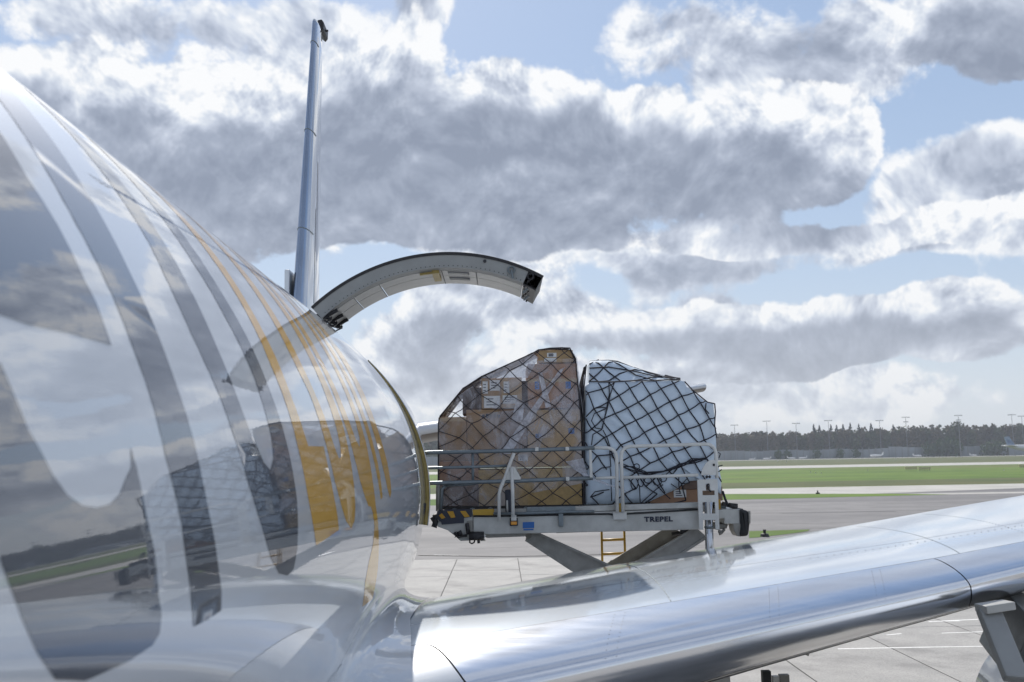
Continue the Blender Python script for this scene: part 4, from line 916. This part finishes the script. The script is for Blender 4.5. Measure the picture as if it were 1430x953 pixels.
# ---- right load
FW = [(818, 705), (817, 640), (818.5, 560), (818, 540), (824, 534.5), (880, 533.5), (948, 531.5), (956, 532.5), (960, 541), (967, 546), (978, 555), (988, 562), (997, 563.5), (1000, 600), (1002, 640), (1008, 668), (1008, 690), (1000, 686), (980, 671), (965, 672), (940, 686), (905, 702)]
load = thing('wrapped_load', 'pale blue-white sheet wrapped load with a stepped top under a black net', 'cargo', (2.2, CY + .5, 4.2))
def resample(poly, step):
    out = []
    for (a, b) in zip(poly, poly[1:] + poly[:1]):
        n_ = max(1, int(math.hypot(b[0] - a[0], b[1] - a[1]) / step)); out += [(a[0] + (b[0] - a[0]) * k / n_, a[1] + (b[1] - a[1]) * k / n_) for k in range(n_)]
    return out
ring = resample(FW, 6); ctr = (905, 620); rows = []
for k in np.linspace(.0, 1, 12):                      # the front face, gently quilted
    row = []
    for px, py in ring:
        q = at(ctr[0] + (px - ctr[0]) * k, ctr[1] + (py - ctr[1]) * k, CY)
        w_ = .018 * math.sin(q.x * 9 + q.z * 5) * math.sin(q.z * 11 - q.x * 3) + .010 * math.sin(q.x * 23 + q.z * 31)
        row.append(q + Vector((0, (w_ if k < .95 else 0) + (.045 if k > .97 else .012 if k > .9 else 0), 0)))
    rows.append(row)
back = [at(px, py, CY) + Vector((0, 1.35, 0)) for px, py in ring]; side = [at(px, py, CY) + Vector((0, .12, 0)) for px, py in ring]
cen = at(*ctr, CY); shrink = lambda P, k: [cen + (p - cen) * k + Vector((0, 0, 0)) for p in P]
rows.append([Vector((cen.x + (p.x - cen.x) * 1.006, p.y, cen.z + (p.z - cen.z) * 1.006)) for p in side]); rows.append(back)
mb = MB(); mb.grid(rows, True); mb.f.append(tuple(range(len(mb.v) - len(ring), len(mb.v)))); mb.build('wrap_sheet', M['wrapwhite'], load, smooth=True)
rows = []                                              # raised rear part sloping down to the right
tf = [(822, 535), (836, 535), (850, 534.5), (868, 534), (890, 533.5), (915, 533), (935, 532), (950, 531.5)]; tb = [(824, 506), (836, 504.5), (850, 505), (862, 507), (885, 514.5), (908, 522), (928, 527), (950, 531)]
for k in np.linspace(0, 1, 10):
    row = []
    for (a, b) in zip(tf, tb):
        f_ = at(*a, CY + .05); r_ = at(*b, CY + .75); s_ = sm(.12, .85, k); e_ = f_.lerp(r_, k); e_.z = f_.z + (r_.z - f_.z) * s_ + rnd.uniform(-.012, .012); row.append(e_)
    rows.append(row)
rows.append([r + Vector((0, .55, -.02)) for r in rows[-1]]); rows.append([Vector((r.x, r.y, at(900, 540, CY).z)) for r in rows[-1]])
mb = MB(); mb.grid(rows); mb.build('upper_sheet', M['wrapwhite'], load, smooth=True, fixn=False)
mb = MB(); l0 = [r[0] for r in rows]; mb.add([Vector(p) for p in l0] + [Vector((p.x, p.y, at(900, 545, CY).z)) for p in l0], [(i, i + 1, len(l0) + i + 1, len(l0) + i) for i in range(len(l0) - 1)]); mb.build('upper_side', M['wrapwhite'], load, fixn=False)
rectbox(908, 672, 979, 703.5, CY + .10, 1.1, 'c6', 'carton', 'reddish brown carton with a white label peeking out below the white wrapped load', labels=[(941,684,958,695)])
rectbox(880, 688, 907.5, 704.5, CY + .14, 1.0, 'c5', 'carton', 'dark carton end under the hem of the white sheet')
rectbox(979.5, 680, 1009, 700, CY + .12, 1.1, 'c4', 'carton', 'dusty carton at the outer corner under the white wrapped load')
rectbox(955, 668, 990, 684, CY + .07, .3, 'c5', 'dark_bag', 'dark slack bag bulging out below the white sheet by the mast plate')
bpy.data.objects['dark_bag']['category'] = 'bag'
netw = thing('cargo_net', 'black cord cargo net in diamond mesh hung over the white wrapped load', 'net', (2.2, CY, 4.2))
HW = FW[:17] + [(1004, 702), (818, 705)]
O2 = (876, 569); A2 = (15.9, -8.3); B2 = (12.0, 18.0)
def nodew(i, j):
    r_ = random.Random(i * 71 + j * 29 + 5); x = O2[0] + A2[0] * i + B2[0] * j; y = O2[1] + A2[1] * i + B2[1] * j
    y += .0016 * (x - 900) ** 2 * (.25 if x > 900 else .35); s_ = 1.5 if 855 < x < 960 and y < 630 else 4.5
    return (x + r_.uniform(-s_, s_), y + r_.uniform(-s_, s_))
lines = []; yw = CY - .02
for i in range(-12, 14):
    for j in range(-8, 14):
        for di, dj in ((1, 0), (0, 1)):
            a, b2 = nodew(i, j), nodew(i + di, j + dj)
            if min(a[1], b2[1]) > 645 and random.Random(i * 7 + j).random() < .45: continue
            c = clip(HW, a, b2)
            if c:
                p, q = at(*c[0], yw), at(*c[1], yw); lines.append([p, (p + q) / 2 + Vector((rnd.uniform(-.006, .006), -.008, rnd.uniform(-.012, .002))), q])
cords(lines, .0105, 'front_mesh', M['net'], netw)
def pxline(pts, Y, jitter=0): return [at(px + rnd.uniform(-jitter, jitter), py + rnd.uniform(-jitter, jitter), Y) for px, py in pts]
lines = [pxline(p, yw - .012) for p in ([(850,534),(851,550),(847,571),(841,599)], [(858,534),(852,552),(848,571),(840,600)], [(828,571),(840,569),(848,570)], [(846,571),(830,578),(826,588),(832,598),(841,599.5)], [(841,600),(828,607),(826,622)], [(842,601),(848,612),(851,622),(856,640)], [(829,662),(840,654),(852,652),(853,660),(854,700)], [(824,695),(831,687),(851,684)], [(851,622),(852,640),(853,652)])]
for k in range(5):                                        # bunched cords along the hem
    lines.append(pxline([(866, 648 + k), (884, 656 + rnd.uniform(-3, 4)), (905, 663 + rnd.uniform(-3, 3)), (925, 660 + rnd.uniform(-3, 4)), (948, 652 + rnd.uniform(-3, 3)), (968, 644 + rnd.uniform(-3, 3)), (985, 640)], yw - .015 - .004 * k, 2.2))
for cx, cy, rx, ry in ((886,676,5,8), (895,673,4,7), (905,671,5,4), (918,672,6,6), (889,652,4,4), (926,668,5,5)):
    lines.append([at(cx + rx * math.cos(q), cy + ry * math.sin(q), yw - .03) for q in np.linspace(0, 6.2, 12)])
for pts in ([(893,678),(894,704)], [(894,704),(916,684),(926,677)], [(912,672),(928,690),(936,697)], [(948,664),(948,680),(950,690)], [(937,676),(947,683),(960,668)], [(1003,632),(1006,634),(1004,640)], [(1001,652),(1009,650)], [(1002,660),(1008,656)]): lines.append(pxline(pts, yw - .02))
cords(lines, .0085, 'loose_cords', M['net'], netw)
lines = []
for r in (rows[0], rows[5], rows[9]): lines.append([p + Vector((0, -.005, .014)) for p in r])
for c_ in range(len(tf) - 1):
    for k in ((0, 4) if c_ % 2 else (2, 6)):
        lines.append([rows[k][c_] + Vector((0, 0, .014)), rows[min(k + 2, 9)][c_ + 1] + Vector((0, 0, .014))]); lines.append([rows[k][c_ + 1] + Vector((0, 0, .014)), rows[min(k + 2, 9)][c_] + Vector((0, 0, .014))])
for k in range(16):                                       # cords hanging down the inner side
    y_ = CY + .02 + k * .07; px = 818 - (k % 5) * 1.1
    lines.append([at(822, 512 + k % 4, CY + .5) + Vector((-.06, rnd.uniform(-.3, .3), 0)), Vector((at(px, 540, CY).x - .03, y_, at(px, 545, CY).z)), Vector((at(px, 600, CY).x - .02 - .04 * rnd.random(), y_, at(px, 610, CY).z)), Vector((at(px, 700, CY).x - .01, y_, at(px, 704, CY).z))])
for pts in ([(956,533),(967,545),(988,562),(998,564)], [(998,564),(999,575),(998,594),(1001,612)], [(986,563),(985,572),(990,578)]): lines.append(pxline(pts, yw - .01))
cords(lines, .0105, 'top_mesh', M['net'], netw)
# ================================================================== AIRFIELD
def flat(name, poly, z, mat, label=None):
    me = bpy.data.meshes.new(name); bm = bmesh.new(); bm.faces.new([bm.verts.new((x, y, z)) for x, y in poly]); bmesh.ops.recalc_face_normals(bm, faces=bm.faces)
    for f in bm.faces:
        if f.normal.z < 0: f.normal_flip()
    bm.to_mesh(me); bm.free(); o = link_mesh(name, me, mat); o['kind'] = 'structure'; return o
def band(name, pxs_far, pxs_near, z, mat):
    """strip of ground between a far and a near edge, each surveyed in the photograph and carried on sideways"""
    f = [ground_at(*p) for p in pxs_far]; n_ = [ground_at(*p) for p in pxs_near]
    return flat(name, f + n_[::-1], z, mat)
flat('grass_field', [(-3500, -3000), (5000, -3000), (5000, 4500), (-3500, 4500)], -.03, M['grass'])
flat('apron', [(-400, -200), (300, -200), (300, 51.5), (-400, 51.5)], 0.0, M['joint'])
apron = bpy.data.objects['apron']
sl = MB(); SX, SY = 3.05, 7.4
sl.box((.016, .016, .0), (SX - .016, SY - .016, .014)); slab_me = sl.mesh('slab', bevel=.006, segs=1); slab_me.materials.append(M['concrete'])
cnt = 0; far = MB()
for j in range(0, 6):
    for i in range(-14, 24):
        X, Y = -2.3 + SX * i, 51.5 - SY * (j + 1)
        near = (Y > 14 and -3 <= i <= 13)
        if near:
            o = bpy.data.objects.new('slab', slab_me); COL.objects.link(o); o.parent = apron; o.location = (X, Y, .002 + RND.uniform(0, .004)); cnt += 1
for i in range(-60, 60):
    for j in range(0, 24):
        X, Y = -2.3 + SX * i, 51.5 - SY * (j + 1)
        if Y > 14 and -3 <= i <= 13: continue
        far.add([(X + .016, Y + .016, .012), (X + SX - .016, Y + .016, .012), (X + SX - .016, Y + SY - .016, .012), (X + .016, Y + SY - .016, .012)], [(0, 1, 2, 3)])
fo = far.build('outer_slabs', M['concrete'], apron, fixn=False); fo['kind'] = 'stuff'
flat('taxi_lane', [(-900, 51.5), (1500, 51.5), (1500, 113), (47, 118), (-900, 113)], -.012, M['asphalt'])
def yline(px, py): return ground_at(px, py)[1]
flat('grass_strip', [(-900, 112.6), (14, 112.6), (30, 114.0), (52, 117.0), (47, 122), (30, 130), (-900, 130)], .0, M['grass'])
flat('service_road', [(-900, 130), (30, 130), (47, 122), (52, 117.0), (1500, 113), (1500, 152), (-900, 149)], -.006, M['concretepale'])
flat('service_road_asphalt', [(40, 121), (1500, 116), (1500, 138), (70, 133)], -.001, M['asphalt'])  # asphalt band laid over part of the pale road
flat('dry_grass_verge', [(-1500, 152.5), (1800, 153), (1800, 186), (-1500, 178)], -.012, M['grassdry'])
flat('taxiway', [(-1800, 352), (2500, 352), (2500, 425), (-1800, 425)], .0, M['concretepale'])
flat('far_verge', [(-1800, 425.5), (2500, 425.5), (2500, 840), (-1800, 840)], -.005, M['grassdry'])
flat('far_apron', [(-1800, 840.5), (3500, 840.5), (3500, 905), (-1800, 905)], .01, M['concretepale'])
flat('grass_islet', [ground_at(*p) for p in ((1046, 742), (1131, 739.6), (1128, 742), (1108, 745), (1060, 750.5), (1046, 751.5))], .003, M['grass'])
# painted marks on the stand
def mark(p, q, w, z=.022):
    (xa, ya), (xb, yb) = ground_at(*p), ground_at(*q); d = Vector((xb - xa, yb - ya)); n_ = Vector((-d.y, d.x)).normalized() * w / 2
    return [(xa + n_.x, ya + n_.y), (xb + n_.x, yb + n_.y), (xb - n_.x, yb - n_.y), (xa - n_.x, ya - n_.y)]
for p, q, w in (((1297,869.5),(1366,866),.11), ((1318,868.5),(1340,868.2),.11), ((1315,885.5),(1420,882),.08), ((1238,888),(1259,886),.08), ((1170,907.5),(1300,905),.10), ((1300,905),(1440,903),.08), ((606,775.6),(640,776.4),.09), ((880,771),(905,775),.6)):
    flat('painted_line', mark(p, q, w), .020 + RND.uniform(0, .002), M['paint'])
for p, q, w in (((584,775.5),(700,777),.35), ((700,777.4),(840,774.5),.28), ((584,797.6),(820,796),.22), ((640,764),(760,761),2.2), ((1090,717),(1250,714),.9), ((1010,732),(1180,729),1.6)):
    flat('repair_strip', mark(p, q, w), .0165 if p[1] > 770 else -.006, M['crack'] if w < 1 else M['asphalt'])
# tyre marks and stains on the taxi lane
for k in range(22):
    xa, ya = RND.uniform(-25, 70), RND.uniform(54, 110); L_ = RND.uniform(8, 40); sl_ = RND.uniform(-.05, .07); w_ = RND.uniform(.25, .6)
    flat('tyre_mark', [(xa, ya), (xa + L_ / 2, ya + L_ / 2 * sl_ + .2), (xa + L_, ya + L_ * sl_), (xa + L_, ya + L_ * sl_ + w_ * .4), (xa + L_ / 2, ya + L_ / 2 * sl_ + w_ + .2), (xa, ya + w_)], -.008 + k * .0001, M['tyremark'])
# ---- far edge of the airfield
ORD = ['first', 'second', 'third', 'fourth', 'fifth', 'sixth', 'seventh', 'eighth', 'ninth', 'tenth', 'eleventh', 'twelfth']
def far_at(px, py, Y): return at(px, py, Y)
bar = thing('noise_barrier', 'long pale grey noise barrier standing before the wood across the airfield', 'barrier', (350, 912, 0))
X0, X1 = -200, 455
n_ = 0
for X in np.arange(X0, X1, 6.0):
    mb = MB(); h = 8.2 + .5 * math.sin(X * .13) + (1.2 if 350 < X < 455 else 0); mb.box((X + .1, 912, 0), (X + 5.9, 912.5, h)); mb.build('barrier_panel', M['barrier'], bar); n_ += 1
mb = MB()
for X in np.arange(X0, X1, 6.0): mb.box((X - .25, 911.6, 0), (X + .25, 912.8, 8.9))
mb.build('barrier_posts', M['mast'], bar)['kind'] = 'stuff'
bar2 = thing('noise_barrier', 'short pale wall between dark bushes near the far right mast', 'barrier', (470, 912, 0))
for X in np.arange(462, 516, 6.0):
    mb = MB(); mb.box((X + .1, 913, 0), (X + 5.9, 913.5, 9.5)); mb.build('barrier_panel', M['barrier'], bar2)
# light masts
mdone = {}
for k, (px, pt) in enumerate(((1027, 593.5), (1072, 588), (1113, 591), (1158, 587), (1229.5, 587), (1266, 582.5), (1339.5, 580), (1414, 579), (1428, 581))):
    Y = 880.; top = at(px - 1.5, pt, Y); o = thing('light_mast', 'tall thin floodlight mast before the distant wood, ' + ('thickest and whitest, near the tall round tree' if k == 6 else ORD[k] + ' from the white load'), 'light mast', (top.x, Y, 0), 'floodlight masts along the far apron')
    mb = MB(); mb.tube([(top.x, Y, 0), (top.x, Y, top.z)], [.42 if k == 6 else .24, .18], 6); mb.build('pole', M['mast'], o)
    mb = MB(); mb.box((top.x - 3.4, Y - .3, top.z - .3), (top.x + 3.4, Y + .3, top.z)); hd = mb.build('crossbar', M['mast'], o)
    for q in (-3, -1.4, 1.4, 3): mb = MB(); mb.box((top.x + q - .4, Y - .5, top.z - .7), (top.x + q + .4, Y, top.z - .3)); mb.build('floodlight', M['mast'], hd)
    if k in (6, 5): mb = MB(); mb.box((top.x - 2.2, Y - .3, top.z - 4.6), (top.x + 2.2, Y + .3, top.z - 4.0)); mb.build('crossbar', M['mast'], o)
# parked aircraft
def small_plane(px, py, L_, flip, label):
    Y = 850.; p = at(px, py, Y); o = thing('small_aircraft', label, 'aircraft', (p.x, Y, 0), 'small aircraft parked before the barrier'); s = L_ / 13 * (-1 if flip else 1); q = abs(s)
    mb = MB(); mb.tube([(p.x - 5 * s, Y, 1.9 * q), (p.x - 4 * s, Y, 1.9 * q), (p.x - 1 * s, Y, 2 * q), (p.x + 3 * s, Y, 2.1 * q), (p.x + 5 * s, Y, 2.5 * q)], [.1, .7 * q, .9 * q, .6 * q, .15], 8); mb.build('plane_body', M['planewhite'], o, smooth=True)
    mb = MB(); mb.prism([(p.x + 3.6 * s, 2.2 * q), (p.x + 4.6 * s, 4.6 * q), (p.x + 5.4 * s, 4.6 * q), (p.x + 5 * s, 2.3 * q)], Y - .15, Y + .15); mb.build('tail_fin', M['planewhite'], o)
    mb = MB(); mb.box((min(p.x - 1.6 * s, p.x + .2 * s), Y - 6 * q, 1.6 * q), (max(p.x - 1.6 * s, p.x + .2 * s), Y + 6 * q, 1.8 * q)); mb.build('wings', M['planewhite'], o)
for a in ((1050, 639, 7, False, 'small white aircraft parked furthest left by the barrier'), (1071, 638, 9, False, 'small white aircraft with an upright fin second from the left'), (1105, 638, 9, True, 'small white aircraft parked third from the left by the barrier'), (1121, 637, 9, False, 'small white aircraft with a tall fin left of the open barrier stretch'), (1224, 634.5, 15, False, 'larger white parked aircraft in the middle before the barrier'), (1281, 633.5, 10, True, 'white parked aircraft right of the middle before the barrier'), (1359, 633, 8, True, 'small white aircraft alone near the tall right mast')): small_plane(*a)
Y = 640.; p = at(1400, 622, Y); airl = thing('airliner', 'white airliner with a blue patterned tail taxiing at the right edge', 'aircraft', (p.x + 20, Y, 0))
mb = MB(); c = at(1403, 624, Y); zz = c.z
mb.tube([(c.x, Y, zz + .6), (c.x + 3, Y, zz + .2), (c.x + 8, Y, zz - .5), (c.x + 14, Y, zz - 1.0), (c.x + 45, Y, zz - 1.2), (c.x + 50, Y, zz - 1.6), (c.x + 53, Y, zz - 2.0)], [.35, .9, 1.6, 2.0, 2.05, 1.5, .2], 16); mb.build('airliner_body', M['planewhite'], airl, smooth=True)
a = [at(*q, Y) for q in ((1402, 611), (1409, 609.5), (1418, 623), (1408, 626))]; mb = MB(); mb.prism([(v.x, v.z) for v in a], Y - .25, Y + .25); mb.build('tail_fin', M['planeblue'], airl)
mb = MB(); mb.prism([(c.x + .5, zz + .7), (c.x + 6, zz - .1), (c.x + 6.5, zz + .1), (c.x + 2, zz + 1)], Y - 6, Y + 6); mb.build('tailplane', M['planewhite'], airl)
mb = MB(); mb.prism([(c.x + 22, zz - 1.8), (c.x + 29, zz - 2.2), (c.x + 29, zz - 1.7), (c.x + 23, zz - 1.5)], Y - 17, Y + 17); mb.build('wings', M['planewhite'], airl)
for dx in (24, 46): mb = MB(); mb.tube([(c.x + dx, Y, .5), (c.x + dx, Y, zz - 2.6)], .25, 6); mb.build('gear_leg', M['mast'], airl)
# signs and lights in the grass
def sign(px0, px1, py, lab):
    gx, gy = ground_at((px0 + px1) / 2, py + 1.6); a, b = at(px0, py, gy), at(px1, py, gy); o = thing('taxiway_sign', lab, 'sign', ((a.x + b.x) / 2, gy, 0))
    mb = MB(); mb.box((a.x, gy, .35), (b.x, gy + .25, 1.05)); mb.build('sign_board', M['signyellow'], o, bevel=.03)
    for k in np.linspace(.1, .9, 5): X = a.x + (b.x - a.x) * k; mb = MB(); mb.box((X - .06, gy + .05, 0), (X + .06, gy + .17, .35)); mb.build('sign_leg', M['mast'], o)
sign(1264, 1281, 655.5, 'low pale yellow taxiway sign in the grass, left of the close pair'); sign(1283, 1300, 656.3, 'low pale yellow taxiway sign in the grass, right of the close pair'); sign(1423.5, 1436, 652, 'low pale yellow taxiway sign cut by the right picture edge')
LPX = (1132, 1139, 1147, 1086, 1098, 1251, 1335, 1342, 1404, 1418, 1212, 1402)
for px, py in ((1132, 659.5), (1139, 660.5), (1147, 660.8), (1086, 643.5), (1098, 645), (1251, 640.5), (1335, 638.5), (1342, 638.5), (1404, 636.5), (1418, 636.8), (1212, 657), (1402, 657)):
    gx, gy = ground_at(px, py + .8); s = gy / 600 * .9; mb = MB(); mb.tube([(gx, gy, 0), (gx, gy, .5 * s), (gx, gy, .8 * s)], [.25 * s, .25 * s, .5 * s], 8); o = mb.build('runway_light', M['plaster'], None, fixn=False)
    tag(o, 'small white ground light in the airfield grass, ' + ORD[sorted(LPX).index(px)] + ' from the left', 'light', 'ground lights in the airfield grass')
for px, py in ((1142, 690), (1068, 749.5)):
    gx, gy = ground_at(px, py); s = 1.0
    mb = MB(); mb.tube([(gx, gy, 0), (gx, gy, .16), (gx, gy, .2), (gx, gy, .42)], [.28, .24, .08, .10], 10); o = mb.build('edge_light', M['mech'], None); tag(o, 'dark stubby edge light ' + ('on the far grass strip' if py < 700 else 'on the small grass islet beside the loader'), 'light')
for px in (1021, 1045, 1196, 1366):
    pass
# ---- trees
def crown_mesh(name, seed, n_, rx, rz, cz, size, conif=False):
    r_ = np.random.default_rng(seed); v = []; f = []
    lobes = [(r_.uniform(-.5, .5) * rx, r_.uniform(-.5, .5) * rx, cz + r_.uniform(-.55, .6) * rz, r_.uniform(.42, .7)) for _ in range(7)]
    for k in range(n_):
        if conif:
            h = r_.random(); rad = rx * min(1, (1 - h) * 2.3) * (.6 + .45 * ((h * 9) % 1)); a = r_.uniform(0, 6.283); q = rad * math.sqrt(r_.uniform(.25, 1))
            c = np.array((q * math.cos(a), q * math.sin(a), cz - rz + 2 * rz * h - .25 * q)); s = size * (1.1 - .7 * h)
        else:
            lx, ly, lz_, lr = lobes[r_.integers(7)]; d = r_.normal(size=3); d /= np.linalg.norm(d); rr_ = r_.uniform(.65, 1.0)
            c = np.array((lx, ly, lz_)) + d * np.array((rx, rx, rz)) * lr * rr_; s = size * r_.uniform(.6, 1.3)
        a = r_.normal(size=3); b = r_.normal(size=3); a /= np.linalg.norm(a); b -= a * b.dot(a); b /= np.linalg.norm(b); k0 = len(v)
        v += [tuple(c + a * s), tuple(c + b * s * .8), tuple(c - a * s * .7), tuple(c - b * s)]; f.append((k0, k0 + 1, k0 + 2, k0 + 3))
    me = bpy.data.meshes.new(name); me.from_pydata(v, [], f); return me
HOR = lambda px: 641 - (px - 700) * .0175
TOP = lambda px: float(np.interp(px, [900, 1005, 1040, 1080, 1130, 1180, 1240, 1290, 1320, 1335, 1360, 1400, 1430, 1600], [606, 604, 601.5, 602, 601, 598, 597, 592, 593, 591, 594, 590, 586, 584]))
protos = {}
for k, (mt_, sd_) in enumerate((('leaf1', 1), ('leaf2', 2), ('leaf1', 3), ('leaf2', 4))):
    me = crown_mesh('crown', sd_, 420, 6.2, 9.5, 13.5, 1.0); me.materials.append(M[mt_]); protos[k] = me
trunk = MB(); trunk.tube([(0, 0, 0), (.2, .1, 6), (-.2, 0, 13), (.1, 0, 19)], [.55, .45, .3, .1], 6)
for a in range(5): trunk.tube([(0, 0, 8 + a * 1.6), (3 * math.cos(a * 2.2), 3 * math.sin(a * 2.2), 12 + a * 1.8)], [.2, .06], 5)
trunk_me = trunk.mesh('trunk'); trunk_me.materials.append(M['bark'])
spme = crown_mesh('crown', 9, 520, 5.2, 13, 14.5, 1.3, True); spme.materials.append(M['leaf3'])
bume = crown_mesh('crown', 12, 260, 5, 3.2, 3.0, .8); bume.materials.append(M['leaf4'])
def tree(name, x, y, s, sz, me, label, group, trunk_=True, rot=0):
    o = thing(name, label, 'tree' if name != 'bush' else 'bush', (x, y, 0), group); o.rotation_euler.z = rot; o.scale = (s, s, sz)
    c = bpy.data.objects.new('crown', me); COL.objects.link(c); c.parent = o
    if trunk_: c = bpy.data.objects.new('trunk', trunk_me); COL.objects.link(c); c.parent = o
    return o
px = 1002.
while px < 1445:
    Y = 938 + RND.uniform(-8, 8); h = at(px, TOP(px) + RND.uniform(.5, 5), Y).z; X = at(px, 600, Y).x
    tree('broadleaf_tree', X, Y, RND.uniform(.85, 1.15), h / 23.5, protos[RND.randrange(4)], 'broadleaf tree in dull autumn colour at the front of the distant wood', 'broadleaf trees along the wood edge', True, RND.uniform(0, 6.28)); px += RND.uniform(7.5, 11)
for k, (px, py) in enumerate(((1136, 591.5), (1144, 593), (1160, 592), (1168, 592.5), (1177, 591.5), (1187, 589.5), (1199, 591), (1216, 590), (1247, 592))):
    Y = 950.; q = at(px, py, Y); tree('spruce_tree', q.x, Y, 1.0, q.z / 28.2, spme, 'dark pointed spruce rising above the distant wood, ' + ORD[k] + ' from the left', 'spruces above the wood', True, RND.uniform(0, 6.28))
q = at(1336, 586, 948.); tree('broadleaf_tree', q.x, 948., 1.45, q.z / 23.0, protos[0], 'tall rounded green tree standing above the wood near the right', None)
for k, (px, w_) in enumerate(((1298, 1.), (1308, 1.2), (1318, 1.3), (1328, 1.3), (1338, 1.2), (1386, 1.4), (1376, 1.1), (1396, 1.3))):
    q = at(px, 630, 905.); tree('bush', q.x, 905., w_ * 1.25, w_ * 1.5 * (1.3 if px < 1340 else 1), bume, 'dark green bush before the wood, ' + (ORD[k] + ' left of the short wall' if k < 5 else ['middle', 'leftmost', 'rightmost'][k - 5] + ' of three beside the airliner'), 'bushes at the far apron edge', False, RND.uniform(0, 6.28))
for k, px in enumerate((1085, 1101, 1140, 1172, 1196)): q = at(px, 630, 908.); tree('bush', q.x, 908., .8, 1.35, protos[1] if False else bume, 'small bush in front of the long pale barrier, ' + ORD[k] + ' from the left', 'bushes at the barrier', False, px)
# the wood behind, one mass
r_ = np.random.default_rng(4); V = []; Fc = []; nt = 1500
xs_ = np.concatenate([r_.uniform(-420, 640, 700), r_.uniform(640, 3300, 800)])
for X in xs_:
    y = r_.uniform(950, 1010) if X < 640 else r_.uniform(900, 1040) - .12 * (X - 640)
    pxx = 700 + X / y * 1400; h = at(min(pxx, 1600), TOP(min(pxx, 1600)), y).z * r_.uniform(.76, 1.02); rx = r_.uniform(4.5, 7); m_ = 90
    d = r_.normal(size=(m_, 3)); d /= np.linalg.norm(d, axis=1)[:, None]; c = np.array((X, y, h * .62)) + d * np.array((rx, rx, h * .36)) * r_.uniform(.6, 1, (m_, 1)) + r_.normal(size=(m_, 3)) * .5
    a = r_.normal(size=(m_, 3)); a /= np.linalg.norm(a, axis=1)[:, None]; b = np.cross(a, r_.normal(size=(m_, 3))); b /= np.linalg.norm(b, axis=1)[:, None]; s = r_.uniform(1.2, 2.1, (m_, 1))
    V.append(np.stack([c + a * s, c + b * s, c - a * s, c - b * s], 1).reshape(-1, 3))
V = np.concatenate(V); nq = len(V) // 4; me = bpy.data.meshes.new('woodland'); me.from_pydata(V.tolist(), [], np.arange(nq * 4).reshape(-1, 4).tolist())
wood = link_mesh('woodland', me, M['leaf2']); wood['kind'] = 'stuff'; me.materials.append(M['leaf1'])
me.polygons.foreach_set('material_index', np.repeat(r_.integers(0, 2, nq // 90 + 1), 90)[:nq].astype(np.int32))
# undergrowth line under the trees
mb = MB(); mb.grid([[(X, 955 - max(0, X - 640) * .12 + 6 * math.sin(X * .05), z * (1 + .25 * math.sin(X * .31) + .2 * math.sin(X * .83))) for X in np.arange(-450, 3400, 7)] for z in (0, 8, 13)]); hw = mb.build('undergrowth', M['leaf1'], None, fixn=False); hw['kind'] = 'stuff'
# ================================================================== AIR
mb = MB(); mb.box((-4000, -3100, -1.2), (5200, 4600, 40)); hz_ = mb.build('haze', None); hz_['kind'] = 'stuff'
hm = bpy.data.materials.new('haze_air'); hm.use_nodes = True; hm.node_tree.nodes.clear(); t = NT(hm.node_tree)
pv = t.new('ShaderNodeVolumePrincipled'); pv.inputs['Color'].default_value = (.80, .86, .96, 1); pv.inputs['Density'].default_value = HAZE
hm.node_tree.links.new(pv.outputs[0], t.new('ShaderNodeOutputMaterial').inputs['Volume']); hz_.data.materials.append(hm)
hm.cycles.homogeneous_volume = True
